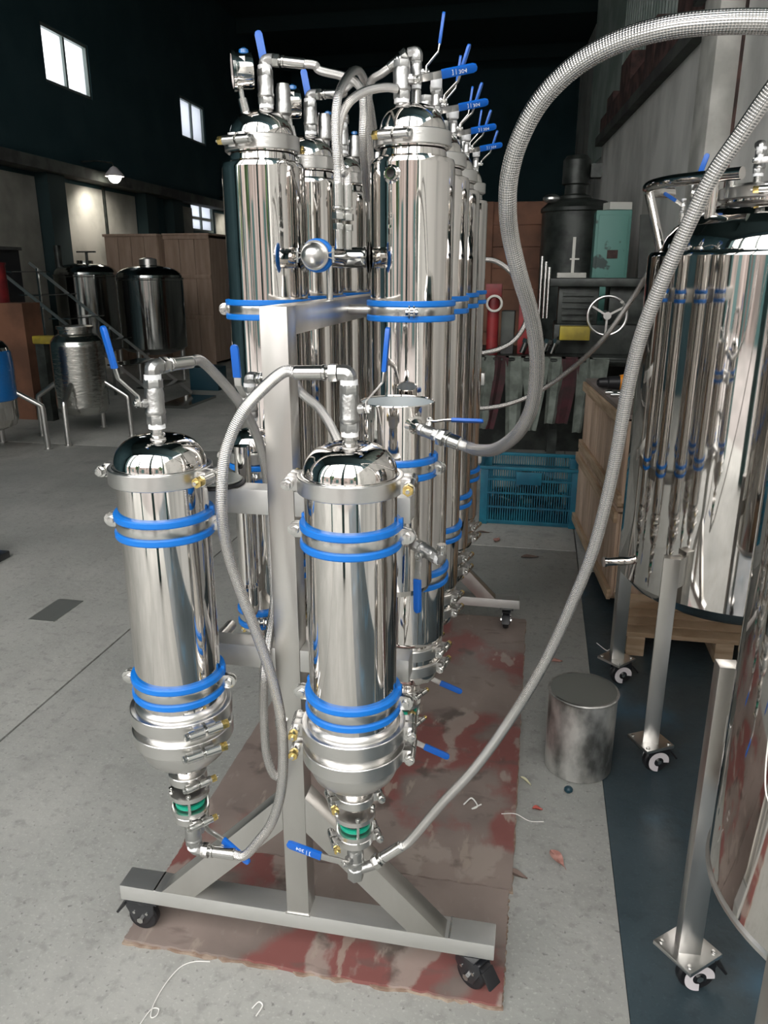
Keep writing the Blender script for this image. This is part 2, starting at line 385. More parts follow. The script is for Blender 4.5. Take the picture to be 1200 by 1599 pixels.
def hanger(par, x, y, z, r, ang=0, ear=.030, s=1., liner_end=True):
    """pipe hanger: two blue rubber edges, steel strap between, bolted ears"""
    st = MB(); r1 = r + .001
    st.lathe([(r1, -.012), (r1 + .0035, -.012), (r1 + .0045, -.004), (r1 + .0045, .004), (r1 + .0035, .012), (r1, .012)], (x, y, z), 64)
    for a in (ang, ang + PI):
        d = Vector((math.cos(a), math.sin(a), 0)); t = Vector((-math.sin(a), math.cos(a), 0)); up = Vector((0, 0, 1))
        poly = [(0, -.013), (ear * .62, -.013), (ear * .85, -.010), (ear, -.004), (ear, .004), (ear * .85, .010), (ear * .62, .013), (0, .013)]
        for q in (-1, 1):
            st.prism(poly, .0025, Vector((x, y, z)) + d * (r + .001) + t * q * .005, Matrix((d, up, d.cross(up))).transposed())
    o = st.build('hanger_strap', 'bright', par, bevel=.0004)
    for q in (-1, 1):
        b = MB(); zc = z + q * .0155
        b.lathe([(r1, -.0062), (r1 + .006, -.0062), (r1 + .0075, -.004), (r1 + .0075, .004), (r1 + .006, .0062), (r1, .0062)], (x, y, zc), 64)
        b.build('rubber_liner', 'blue', o)
    for a in (ang, ang + PI):
        d = Vector((math.cos(a), math.sin(a), 0)); t = Vector((-math.sin(a), math.cos(a), 0))
        c = Vector((x, y, z)) + d * (r + ear * .62); f = t if t.y < 0 or (abs(t.y) < 1e-3 and t.x > 0) else -t
        b = MB(); b.cyl(c - f * .014, c + f * .010, .0035, 12); hexnut(b, c + f * .010, f, .0075, .006); hexnut(b, c - f * .010, f, .0075, .005)
        b.build('hex_bolt', 'bright', o, bevel=.0004)
        if liner_end:
            e = MB(); e.box(Vector((x, y, z + .016)) + d * (r + .006) - f * .008, (.007, .010, .022), Matrix((d, t, Vector((0, 0, 1)))).transposed()); e.build('liner_end', 'blue', o, bevel=.001)
    return o
def text_mesh(txt, size):
    cu = bpy.data.curves.new('txt', 'FONT'); cu.body = txt; cu.size = size; cu.extrude = .0001; cu.resolution_u = 2
    cu.align_x = 'CENTER'; cu.align_y = 'CENTER'
    ob = bpy.data.objects.new('txt', cu); COL.objects.link(ob)
    me = bpy.data.meshes.new_from_object(ob.evaluated_get(bpy.context.evaluated_depsgraph_get()))
    bpy.data.objects.remove(ob); bpy.data.curves.remove(cu)
    vs = [v.co.copy() for v in me.vertices]; fs = [tuple(p.vertices) for p in me.polygons]; bpy.data.meshes.remove(me); return vs, fs
TXT = text_mesh('] | 304', .0115)
def valve(par, c, ax, stem, lever, s=1., L=.078, r=.015, tape=(1, 1), kind='bent', letters=False, name='ball_valve'):
    """two-piece ball valve centred at c, flow along ax, stem direction, lever direction"""
    c = Vector(c); ax = Vector(ax).normalized(); st = Vector(stem).normalized(); lv = Vector(lever).normalized()
    b = MB(); L *= s; r *= s
    B = basis(ax)
    hexo = lambda q, rr, h: b.prism(hexa(rr), h, c + ax * q, B)
    hexo(-L * .40, r * 1.02, L * .2); hexo(L * .40, r * 1.02, L * .2)
    b.lathe([(r * .9, -L * .32), (r * 1.06, -L * .26), (r * 1.06, -L * .2), (r * .98, -L * .16), (r * 1.02, L * .18), (r * .92, L * .32)], c, 24, ax)
    b.cyl(c, c + st * r * 1.5, r * .5, 14)
    b.box(c + st * r * 1.15, (r * .9, r * .9, r * .4), basis(st, ax))
    o = b.build(name, 'cast', par, bevel=.0004)
    for q, on in ((-1, tape[0]), (1, tape[1])):
        if on:
            t = MB(); capped(t, c + ax * q * (L * .5 + .003 * s), ax, r * .9, .009 * s); t.build('thread_tape', 'tape', o)
    k = MB(); p = c + st * r * 1.75
    k.cyl(c + st * r * 1.3, p + st * .008 * s, .0045 * s, 12); hexnut(k, p + st * .003 * s, st, .0075 * s, .005 * s)
    k.build('stem_nut', 'bright', o, bevel=.0003)
    # lever
    w = .015 * s; th = .0025 * s
    if kind == 'bent':
        q0 = p - lv * .006 * s; q1 = p + lv * .012 * s; q2 = p + lv * .042 * s + st * .026 * s; q3 = p + lv * .058 * s + st * .028 * s; q4 = p + lv * .125 * s + st * .034 * s
    else:
        q0 = p - lv * .006 * s; q1 = p + lv * .012 * s; q2 = p + lv * .030 * s + st * .004 * s; q3 = p + lv * .045 * s + st * .006 * s; q4 = p + lv * .115 * s + st * .008 * s
    k = MB()
    for a, e in ((q0, q1), (q1, q2), (q2, q3)): k.bar(a, e, w, th, up=st)
    k.build('lever', 'satin', o, bevel=.0004)
    d = (q4 - q3).normalized(); t = d.cross(st).normalized(); u = t.cross(d); Lg = (q4 - q3).length
    pr = [(-.5 * Lg, -.0085 * s), (.38 * Lg, -.0085 * s), (.47 * Lg, -.006 * s), (.5 * Lg, 0), (.47 * Lg, .006 * s), (.38 * Lg, .0085 * s), (-.5 * Lg, .0085 * s)]
    g = MB(); g.prism(pr, .007 * s, (q3 + q4) / 2, Matrix((d, t, u)).transposed()); gr = g.build('lever_grip', 'bluegrip', o, bevel=.0014)
    if letters:
        mm = Matrix((d, -t, -u)).transposed() if (Matrix((d, t, u)).transposed() @ Vector((0, 0, 1))).y > 0 else Matrix((d, t, u)).transposed()
        nn = mm @ Vector((0, 0, 1)); lt = MB()
        lt.add([(q3 + q4) / 2 + mm @ v + nn * .0037 * s for v in TXT[0]], TXT[1]); lt.build('grip_lettering', 'letter', o)
    return o
def elbow(par, c, frm, to, r=.0125, nut=True, name='elbow_fitting', m='bright'):
    c = Vector(c); f = Vector(frm).normalized(); t = Vector(to).normalized(); b = MB()
    pts = [c - f * r * 1.3, c - f * r * .5]; 
    for i in range(5):
        a = PI / 2 * (i + .5) / 5; k = r * .5
        pts.append(c + f * (-k + k * math.sin(a)) + t * (k - k * math.cos(a)))
    pts += [c + t * r * .6, c + t * r * 1.35]
    b.tube(pts, r, 8); o = b.build(name, 'cast', par, bevel=.0006); return o
def hose_end(par, c, d, L=.046, r=.0112):
    """swivel nut + crimped ferrule starting at c in direction d; returns end point"""
    c = Vector(c); d = Vector(d).normalized(); b = MB()
    hexnut(b, c + d * .008, d, r * 1.28, .013); b.lathe([(r * .75, 0), (r * .75, .004), (r * 1.1, .006), (r * 1.1, .010)], c + d * .0145, 20, d)
    n = b.build('swivel_nut', 'bright', par, bevel=.0005)
    b = MB(); q = .024
    b.lathe([(r * .8, 0), (r, .002), (r, L - .002), (r * .9, L)], c + d * q, 22, d); b.build('ferrule', 'bright', par)
    return c + d * (q + L)

# ================================================================== BUILDING
HA = R(2.0)
def hall(u, v, z): return (u * math.cos(HA) - v * math.sin(HA), u * math.sin(HA) + v * math.cos(HA), z)
def hbox(mb, a, b):
    vs = [hall(x, y, z) for x in (a[0], b[0]) for y in (a[1], b[1]) for z in (a[2], b[2])]
    return mb.add(vs, [(0, 1, 3, 2), (4, 6, 7, 5), (0, 4, 5, 1), (2, 3, 7, 6), (0, 2, 6, 4), (1, 5, 7, 3)])
# floor in slabs with recessed joints
fl = struct(MB().span((-9, -2.6, -.25), (6, 28, -.06)).build('floor', 'concrete'), 'worn grey concrete workshop floor', 'floor')
for (x0, x1, y0, y1, m) in ((-9, -1.704, -2.6, 6.2, 'concrete'), (-1.696, .2685, -2.6, 4.2, 'concrete'), (-9, -1.704, 6.208, 28, 'concrete'),
                            (-1.696, .268, 4.208, 28, 'concrete'), (.2695, 6, -2.6, 3.9, 'bluefloor'), (.274, 6, 3.908, 28, 'concrete')):
    MB().span((x0, y0, -.06), (x1, y1, 0)).build('slab', m, fl, bevel=.002)
struct(MB().span((-30, -40, -.3), (30, -2.604, -.02)).build('yard_ground', 'outground'), 'pale concrete yard outside the doorway', 'ground')
# left wall with window openings
UL = -7.6
wl_ = MB()
def leftband(z0, z1, v0, v1, u=UL, mb=None): hbox(mb or wl_, (u - .3, v0, z0), (u, v1, z1))
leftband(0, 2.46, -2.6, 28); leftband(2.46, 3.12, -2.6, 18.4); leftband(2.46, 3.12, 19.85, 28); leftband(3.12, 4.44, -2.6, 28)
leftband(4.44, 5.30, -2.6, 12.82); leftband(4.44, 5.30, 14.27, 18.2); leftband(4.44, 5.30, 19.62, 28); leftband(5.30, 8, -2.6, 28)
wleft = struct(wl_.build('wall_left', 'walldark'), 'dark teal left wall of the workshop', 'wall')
for i, (v0, v1) in enumerate(((8.6, 12.1), (12.75, 15.5), (17.6, 18.38), (19.87, 22.5))):
    b = MB(); hbox(b, (UL, v0, .0), (UL + .03, v1, 2.95)); b.build('plaster_panel', 'plaster', wleft)
b = MB(); hbox(b, (UL, 5, 3.02), (UL + .35, 26, 3.2)); b.build('concrete_ledge', 'ledge', wleft, bevel=.01)
for v0 in (8.0, 12.15, 15.6, 16.9, 22.6):
    b = MB(); hbox(b, (UL, v0, 0), (UL + .22, v0 + .5, 3.02)); b.build('pier', 'roof', wleft)
b = MB(); hbox(b, (UL + .03, 14.2, .1), (UL + .07, 14.25, 3.0)); b.build('conduit', 'machine', wleft)
def window(n, v0, v1, z0, z1, glass, vs=(.5,), hs=()):
    w = MB(); t = .05
    for a, c in (((v0, z0), (v1, z0 + t)), ((v0, z1 - t), (v1, z1)), ((v0, z0), (v0 + t, z1)), ((v1 - t, z0), (v1, z1))):
        hbox(w, (UL - .14, a[0], a[1]), (UL - .02, c[0], c[1]))
    o = struct(w.build('window_%d' % n, 'frame'))
    for q in vs:
        vm = v0 + (v1 - v0) * q; b = MB(); hbox(b, (UL - .12, vm - .03, z0 + t), (UL - .04, vm + .03, z1 - t)); b.build('mullion', 'frame', o)
    for q in hs:
        zm = z0 + (z1 - z0) * q; b = MB(); hbox(b, (UL - .12, v0 + t, zm - .03), (UL - .04, v1 - t, zm + .03)); b.build('transom', 'frame', o)
    ed = [v0 + t] + [v0 + (v1 - v0) * q for q in vs] + [v1 - t]; ez = [z0 + t] + [z0 + (z1 - z0) * q for q in hs] + [z1 - t]
    for i in range(len(ed) - 1):
        for j in range(len(ez) - 1):
            b = MB(); hbox(b, (UL - .088, ed[i] + .001, ez[j] + .001), (UL - .082, ed[i + 1] - .001, ez[j + 1] - .001)); b.build('pane', glass, o)
    return o
tag(window(1, 12.82, 14.27, 4.44, 5.30, 'pane'), 'bright two-pane window high on the left wall, nearest one', 'window')
tag(window(2, 18.2, 19.62, 4.44, 5.30, 'frost'), 'smaller grey two-pane window high on the left wall, further back', 'window')
tag(window(3, 18.4, 19.85, 2.46, 3.12, 'frost', (.5,), (.45,)), 'low four-pane window below the ledge behind the large packing crate', 'window')
# a tree outside the left windows
tr = thing('tree', hall(-13, 19, 0), 'hazy tree seen through the left window, outside the hall', 'tree')
b = MB(); b.cyl(hall(-13, 19, 0), hall(-13, 19, 4.6), .16, 10, .08); b.build('trunk', 'brownbeam', tr)
b = MB()
for i in range(26):
    p = hall(-13 + random.uniform(-1.3, 1.3), 19 + random.uniform(-1.6, 1.6), 5.3 + random.uniform(-.8, .8)); b.ball(p, random.uniform(.25, .55), 8)
b.build('crown', 'foliage', tr)
# end wall, roof, front wall with the big doorway
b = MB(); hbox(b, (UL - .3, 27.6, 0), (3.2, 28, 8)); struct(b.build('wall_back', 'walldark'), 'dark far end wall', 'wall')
b = MB(); b.span((-11.5, -1.75, 7.9), (6, 29, 8.1)); rf = struct(b.build('ceiling', 'roof'), 'dark roof high over the hall', 'ceiling')
for y in range(2, 27, 4):
    b = MB(); b.span((-10.5, y, 7.55), (4, y + .16, 7.9)); b.build('rafter', 'roof', rf)
b = MB(); b.span((-11, -1.7, 0), (-6.4, -1.5, 8)); b.span((3.4, -1.7, 0), (6, -1.5, 8)); b.span((-6.4, -1.7, 6.3), (3.4, -1.5, 8))
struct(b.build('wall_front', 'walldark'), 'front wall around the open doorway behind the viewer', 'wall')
b = MB()
for x in (-6.4, 3.25): b.span((x, -1.75, 0), (x + .15, -1.45, 6.3))
b.span((-.62, -1.72, 0), (-.36, -1.46, 6.3)); b.span((1.15, -1.7, 0), (1.3, -1.5, 6.3)); b.span((-2.05, -1.7, 0), (-1.98, -1.5, 6.3)); b.span((-4.2, -1.7, 0), (-3.9, -1.5, 6.3))  # inner posts added out of view, mirrored in the steel as dark stripes
struct(b.build('door_stripe_posts', 'teal'), 'teal jambs of the wide doorway plus unseen posts added for dark reflections', 'door')
b = MB()
b.span((-25, -13.2, 0), (25, -13, 4.6))
fc = struct(b.build('yard_wall', 'facade'), 'pinkish building across the yard', 'wall')
for x in (-14, -9.5, -5.4, 3.2, 7.6, 12):
    b = MB(); b.span((x, -13, 0), (x + 1.5, -12.96, 2.9)); b.build('added_dark_stripe', 'teal', fc)  # dark slabs added to the unseen facade for dark stripes in the reflections
for x in (-11.4, -7.6, -3.4, -1.2, 1.4, 5.5, 9.6):
    b = MB(); b.span((x, -13, 0), (x + .7, -12.9, 4.6)); b.build('added_pale_stripe', 'palefacade', fc)  # pale strips added to the unseen facade, reflected as light stripes
for i, x in enumerate((-16.5, -7.3, 5.6, 10.4)):
    t = thing('street_tree', (x, -10.5, 0), 'bushy tree in the yard outside the doorway, ' + ('far left', 'left of centre', 'right of centre', 'far right')[i] + ' of the doorway', 'tree', 'trees in the yard')
    b = MB(); b.cyl((x, -10.5, 0), (x, -10.5, 3), .14, 8); b.build('trunk', 'brownbeam', t)
    b = MB()
    for k in range(14): b.ball((x + random.uniform(-.9, .9), -10.5 + random.uniform(-.8, .8), 3.2 + random.uniform(-.9, 1.2)), random.uniform(.4, .7), 8)
    b.build('crown', 'foliage', t)
# right wall (turned a little more than the hall)
RA = R(4.3)
def rw(u, v, z): return (u * math.cos(RA) - v * math.sin(RA), u * math.sin(RA) + v * math.cos(RA), z)
def rbox(mb, a, b):
    vs = [rw(x, y, z) for x in (a[0], b[0]) for y in (a[1], b[1]) for z in (a[2], b[2])]
    return mb.add(vs, [(0, 1, 3, 2), (4, 6, 7, 5), (0, 4, 5, 1), (2, 3, 7, 6), (0, 2, 6, 4), (1, 5, 7, 3)])
UR = 1.62
ZL = 3.22
b = MB(); rbox(b, (UR, -3, 0), (UR + .25, 12.2, ZL)); rbox(b, (UR + 1.2, 12.0, 0), (UR + 1.4, 28, 9)); rbox(b, (UR, 12.0, 0), (UR + 1.4, 12.2, ZL))
wr = struct(b.build('wall_right', 'wallwhite'), 'stained whitewashed right wall', 'wall')
b = MB(); rbox(b, (UR - .10, 2, ZL - .02), (UR + .02, 12.2, ZL + .09)); b.build('steel_sill', 'ledge', wr, bevel=.006)
# broken timbers on the ledge
v = 3.0; k = 0
while v < 12:
    L = random.uniform(.45, .9); h = random.uniform(.22, .40) if k % 2 else random.uniform(.40, .62)
    b = MB(); rbox(b, (UR - .02, v, ZL + .09), (UR + .22, v + L, ZL + .09 + h)); b.build('broken_timber', 'brownbeam', wr, bevel=.012); v += L + random.uniform(-.0, .03); k += 1
# corrugated siding above, each rib real
sd = MB(); rbox(sd, (UR + .25, 1.5, ZL + .1), (UR + .28, 16, 9)); so = sd.build('siding_sheet', 'siding', wr)
sd = MB(); v = 2.0
while v < 12.5: rbox(sd, (UR + .21, v, ZL + .1), (UR + .25, v + .06, 9)); v += .17
rb_ = sd.build('siding_ribs', 'siding', wr); rb_['kind'] = 'stuff'
# concrete post with dark joints on the right wall
for v0 in (5.9,):
    b = MB(); rbox(b, (UR - .16, v0, 0), (UR, v0 + .42, 4.6)); b.build('concrete_post', 'concpost', wr, bevel=.01)
    b = MB(); rbox(b, (UR - .006, v0 - .06, 0), (UR, v0, ZL)); rbox(b, (UR - .006, v0 + .42, 0), (UR, v0 + .46, ZL)); b.build('dark_joint', 'brownbeam', wr)
b = MB(); rbox(b, (UR - .22, 6.25, 3.28), (UR - .16, 6.42, 3.52)); b.build('bracket', 'machine', wr)
for i, (v0, z0, z1) in enumerate(((8.25, 1.87, 2.30), (8.27, 1.43, 1.84))):
    b = MB(); rbox(b, (UR - .006, v0, z0), (UR - .001, v0 + .50, z1)); p = b.build('paper_sheet', 'paper', wr)
b = MB(); rbox(b, (UR - .008, 8.32, 1.79), (UR - .006, 8.62, 1.83)); b.build('yellow_strip', 'yellow', wr)

# ================================================================== LAMPS on the left wall
for i, (v, lab) in enumerate(((13.6, 'glowing bulb lamp under the left ledge, nearer one above the plaster panel'), (20.3, 'small distant glowing lamp beside the low window'))):
    c = hall(UL + .62, v, 3.10); t = thing('wall_lamp', c, lab, 'lamp')
    b = MB(); b.lathe([(.03, .16), (.06, .14), (.16, .03), (.165, .0), (.155, .0), (.05, .12)], c, 20, cap=False); b.build('shade', 'whiteplastic', t)
    b = MB(); b.ball((c[0], c[1], c[2] + .0), .11, 16); b.build('bulb', 'bulb', t)
    b = MB(); b.tube([hall(UL + .02, v, 3.35), hall(UL + .3, v, 3.36), hall(UL + .60, v, 3.32), (c[0], c[1], c[2] + .15)], .014, 8); b.build('arm', 'machine', t)
    spot('lamp_light', (c[0], c[1], c[2] - .10), hall(UL - .1, v + .3, 1.1), 150 if i == 0 else 70, 140)

# ================================================================== RACK
XP = -.45
rack = thing('equipment_rack', (XP, 1.32, .0), 'brushed stainless steel rack on casters with central posts and cross arms', 'rack')
def caster(par, x, y, zt, ang, r=.036, white=False, brake=True):
    """swivel caster, ang = heading of the brake pedal"""
    d = Vector((math.cos(ang), math.sin(ang), 0)); t = Vector((-math.sin(ang), math.cos(ang), 0)); up = Vector((0, 0, 1))
    rt = Matrix((d, t, up)).transposed(); o0 = Vector((x, y, 0))
    z0 = par_floor; c = o0 + d * .012 + up * (z0 + r)
    b = MB(); b.box(o0 + up * (zt - .003), (.075, .060, .004), rt); b.lathe([(.026, zt - .014), (.026, zt - .005)], o0, 20)
    for q in (-1, 1):
        poly = [(-.034, zt - z0 - r - .014), (.030, zt - z0 - r - .014), (.036, zt - z0 - r - .030), (.016, -.012), (0, -.016), (-.014, -.010), (-.034, .02)]
        b.prism(poly, .003, c + t * q * .0165, Matrix((d, up, d.cross(up))).transposed())
    b.box(c + up * (zt - z0 - r - .014), (.064, .036, .003), rt)
    f = b.build('caster', 'blackmetal', par, bevel=.0008)
    b = MB(); b.lathe([(r * .55, -.012), (r * .9, -.012), (r, -.007), (r, .007), (r * .9, .012), (r * .55, .012)], c, 36, t); b.lathe([(r * .5, -.009), (r * .5, .009)], c, 24, t)
    b.build('wheel', 'black', f)
    if white:
        b = MB()
        for q in (-1, 1): b.lathe([(r * .38, 0), (r * .78, 0), (r * .80, .0015), (r * .36, .0015)], c + t * q * .0195, 30, t * q, a0=.2, a1=PI * 1.6)
        b.build('hub_cover', 'whiteplastic', f)
    b = MB()
    for q in (-1, 1): hexnut(b, c + t * q * .021, t, .008, .006); capped(b, c + t * q * .0185 + d * .016 + up * .018, t, .0035, .003); capped(b, c + t * q * .0185 - d * .016 + up * .018, t, .0035, .003)
    b.build('axle_nut', 'bright', f)
    if brake:
        b = MB(); p = o0 + up * (zt - .022) + d * .040
        b.bar(p - d * .02, p + d * .012 - up * .006, .030, .006, up); b.bar(p + d * .010 - up * .004, p + d * .034 - up * .034, .034, .006, up)
        b.build('brake_pedal', 'black', f, bevel=.0015)
    return f
for (yf, front) in ((1.29, True), (3.10, False)):
    m0 = MB(); m0.span((-.88, yf, .110), (-.02, yf + .06, .15)); m0.build('base_rail', 'brushedx', rack, bevel=.002)
    m1 = MB(); m1.span((XP - .025, yf, .15), (XP + .025, yf + .05, 1.445)); m1.build('post', 'brushed', rack, bevel=.002)
    for s in (-1, 1):
        # knee brace, mitred: front view polygon extruded 50 mm deep
        poly = [(s * .325, .15), (s * .245, .15), (s * .025, .37), (s * .025, .455)]
        b = MB(); b.prism(poly, .05, (XP, yf + .025, 0), Matrix(((1, 0, 0), (0, 0, 1), (0, -1, 0))).transposed() if False else Matrix(((1, 0, 0), (0, 0, -1), (0, 1, 0))))
        b.build('knee_brace', 'brushed', rack, bevel=.0015)
        for (z0, z1) in ((1.07, 1.118), (.750, .797)):
            b = MB(); b.span((XP + s * .025, yf + .001, z0), (XP + s * .241, yf + .049, z1)); b.build('cross_arm', 'brushedx', rack, bevel=.002)
    for s in (-1, 1):   # stub connectors behind the arms
        for zc in (1.094, .775):
            b = MB(); b.cyl((XP + s * .167, yf - .012 if front else yf, zc), (XP + s * .167, yf + .125 if front else yf + .06, zc), .012, 16); b.build('hanger_stub', 'satin', rack)
for (z0, z1) in ((1.395, 1.445), (.70, .748)):
    b = MB(); b.span((XP - .024, 1.34, z0), (XP + .024, 3.10, z1)); b.build('long_beam', 'brushed', rack, bevel=.002)
for i in range(4):
    y = 1.74 + .33 * i
    b = MB(); b.cyl((XP - .075, y, 1.421), (XP + .075, y, 1.421), .011, 16); b.build('hanger_stub', 'satin', rack)
    b = MB(); b.cyl((XP - .075, y, .735), (XP + .075, y, .735), .011, 16); b.build('hanger_stub', 'satin', rack)
for a, c in (((-.795, 1.291, .1495), (-.791, 1.349, .1515)), ((-.118, 1.291, .1495), (-.114, 1.349, .1515)), ((-.478, 1.288, .149), (-.422, 1.2905, .1525))):
    b = MB(); b.span(a, c); b.build('weld_bead', 'bright', rack)
par_floor = .012
caster(rack, -.83, 1.32, .110, R(180)); caster(rack, -.075, 1.32, .110, R(-35)); caster(rack, -.075, 3.13, .110, R(-90)); caster(rack, -.83, 3.13, .110, R(-90))

# ================================================================== plywood under the rack
def ragged(x0, x1, y0, y1, n=60, a=.003):
    p = []
    for i in range(n): p.append((x0 + (x1 - x0) * i / n, y0 + random.uniform(-a, a)))
    for i in range(n): p.append((x1 + random.uniform(-a, a) * .5, y0 + (y1 - y0) * i / n))
    for i in range(n): p.append((x1 + (x0 - x1) * i / n, y1 + random.uniform(-a, a)))
    for i in range(n): p.append((x0 + random.uniform(-a, a) * .5, y1 + (y0 - y1) * i / n))
    return p
for (x0, x1, y0, y1, lab) in ((-.875, .003, 1.275, 1.60, 'scuffed red plywood sheet under the front rail of the rack'), (-.88, .010, 1.604, 3.22, 'scuffed brown-red plywood sheet under the rear of the rack')):
    cx, cy = (x0 + x1) / 2, (y0 + y1) / 2
    t = thing('plywood_sheet', (cx, cy, 0), lab, 'board')
    b = MB(); b.prism(ragged(x0, x1, y0, y1), .0105, (0, 0, .00675)); b.build('face_veneer', 'ply', t)
    b = MB(); b.prism(ragged(x0 - .002, x1 + .002, y0 - .004, y1 + .001, 60, .005), .006, (0, 0, .003)); b.build('splintered_edge', 'plyedge', t)

# ================================================================== FRONT VESSELS
def bottom_stack(par, x, y, zt, ang, s=1., valve_kind=0, two=False, r0=.025, gl=True, nut=1):
    """small clamp, sight glass with green gasket, clamp, ferrule down from zt; returns bottom z"""
    b = MB(); b.lathe([(r0 * s, 0), (r0 * s, -.022 * s), (.032 * s, -.028 * s), (.032 * s, -.036 * s), (.024 * s, -.05 * s)], (x, y, zt), 32); b.build('outlet_neck', 'mirror', par)
    tri_clamp(par, x, y, zt - .030 * s, .036 * s, .018 * s, ang, two, .78 * s, nut, 'small_clamp')
    z = zt - .062 * s
    fl_ = MB()
    fl_.lathe([(.026 * s, 0), (.038 * s, -.001 * s), (.038 * s, -.010 * s), (.026 * s, -.011 * s)], (x, y, z), 32)
    fl_.lathe([(.026 * s, 0), (.036 * s, -.001 * s), (.036 * s, -.010 * s), (.026 * s, -.011 * s)], (x, y, z - .036 * s), 32)
    sg = fl_.build('sight_glass', 'satin', par)
    b = MB(); b.lathe([(.024 * s, -.006 * s), (.024 * s, -.042 * s)], (x, y, z), 28); b.build('glass_tube', 'glassdark', sg)
    b = MB(); b.lathe([(.0245 * s, -.024 * s), (.0285 * s, -.024 * s), (.0285 * s, -.032 * s), (.0245 * s, -.032 * s)], (x, y, z), 28); b.build('green_gasket', 'green', sg)
    b = MB()
    for i in range(4):
        a = .4 + i * PI / 2; p = (x + .0335 * s * math.cos(a), y + .0335 * s * math.sin(a)); b.cyl((*p, z - .05 * s), (*p, z + .006 * s), .0028 * s, 8); b.lathe([(.005 * s, 0), (.005 * s, .004 * s)], (*p, z + .001 * s), 6)
    b.build('tie_bolt', 'bright', sg)
    z2 = z - .047 * s
    b = MB(); b.lathe([(.024 * s, 0), (.030 * s, -.004 * s), (.030 * s, -.010 * s), (.022 * s, -.016 * s), (.018 * s, -.030 * s), (.0155 * s, -.034 * s)], (x, y, z2), 28); b.build('lower_ferrule', 'mirror', par)
    tri_clamp(par, x, y, z2 - .010 * s, .034 * s, .016 * s, ang, two, .72 * s, nut, 'small_clamp')
    return z2 - .034 * s
def front_vessel(x, y, label, side):
    par = thing('extraction_vessel', (x, y, .40), label, 'vessel', 'front vessels on the rack arms')
    r = .076
    b = MB(); b.lathe([(r, .735), (r, 1.168)], (x, y, 0), 96, cap=False); b.lathe([(r + .001, .70), (r + .001, .742), (r, .745)], (x, y, 0), 96, cap=False); b.build('shell', 'mirror', par)
    pr = [(.0835, 1.1655), (.0835, 1.190), (.0775, 1.192)] + [(.0765 * math.cos(a) ** .62 if a < 1.5 else .0001, 1.190 + .052 * math.sin(a)) for a in [PI / 2 * i / 16 for i in range(16)]] + [(.0001, 1.242)]
    b = MB(); b.lathe(pr, (x, y, 0), 96, cap=False); dm = b.build('dome_cap', 'mirror', par)
    b = MB(); b.lathe([(.0125, 1.238), (.0125, 1.244), (.010, 1.246), (.010, 1.258)], (x, y, 0), 24); b.build('neck', 'bright', par)
    tri_clamp(par, x, y, 1.178, .0865, .027, R(4) if side > 0 else R(-8), True, 1., -1, 'lid_clamp')
    hanger(par, x, y, 1.092, r, R(6) if side < 0 else R(0))
    hanger(par, x, y, .786, r, R(6) if side < 0 else R(0))
    # lower rings and bowl
    b = MB(); b.lathe([(.076, .752), (.081, .748), (.083, .743), (.083, .70), (.083, .665), (.081, .652), (.074, .636), (.060, .622), (.042, .613), (.030, .609), (.025, .606)], (x, y, 0), 96, cap=False); b.build('reducer_bowl', 'satin', par)
    la = R(-42) if side < 0 else R(188)
    tri_clamp(par, x, y, .727, .0925, .027, la, side > 0, .95, 1 if side < 0 else 1, 'lower_clamp')
    tri_clamp(par, x, y, .684, .0925, .027, la - .06, side > 0, .95, 1, 'lower_clamp')
    zb = bottom_stack(par, x, y, .609, la + (.05 if side < 0 else .35), 1., two=side > 0)
    return par, zb
XA, XB, YV = -.617, -.287, 1.165
vA, zA = front_vessel(XA, YV, 'polished domed steel vessel at front left of the rack, left of the post', -1)
vB, zB = front_vessel(XB, YV, 'polished domed steel vessel at front right of the rack, beside the open cylinder', 1)
# tops
valve(vA, (XA, YV, 1.297), (0, 0, 1), (-.66, -.75, 0), (-.10, 0, 1), r=.0155, L=.074)
elbow(vA, (XA, YV, 1.354), (0, 0, 1), (.38, .92, .0))
valve(vB, (XB, YV, 1.297), (0, 0, 1), (1, .05, 0), (0, 0, 1), r=.0155, L=.074)
elbow(vB, (XB, YV, 1.352), (0, 0, 1), (-1, -.05, .0))
# bottoms
valve(vA, (XA, YV, zA - .026), (0, 0, 1), (.45, .8, 0), (.9, -.3, -.45), r=.0155, L=.05, tape=(1, 0), kind='flat')
elbow(vA, (XA, YV, zA - .062), (0, 0, -1), (1, .05, 0))
valve(vB, (XB, YV, zB - .022), (0, 0, 1), (-.35, -.6, .0), (-.93, .12, .16), r=.0155, L=.05, tape=(1, 0), kind='flat', letters=True)
b = MB(); hexnut(b, (XB, YV, zB - .062), (0, 0, 1), .016, .022); b.cyl((XB, YV, zB - .056), (XB + .034, YV + .012, zB - .047), .010, 16); b.build('tee_outlet', 'cast', vB, bevel=.0006)

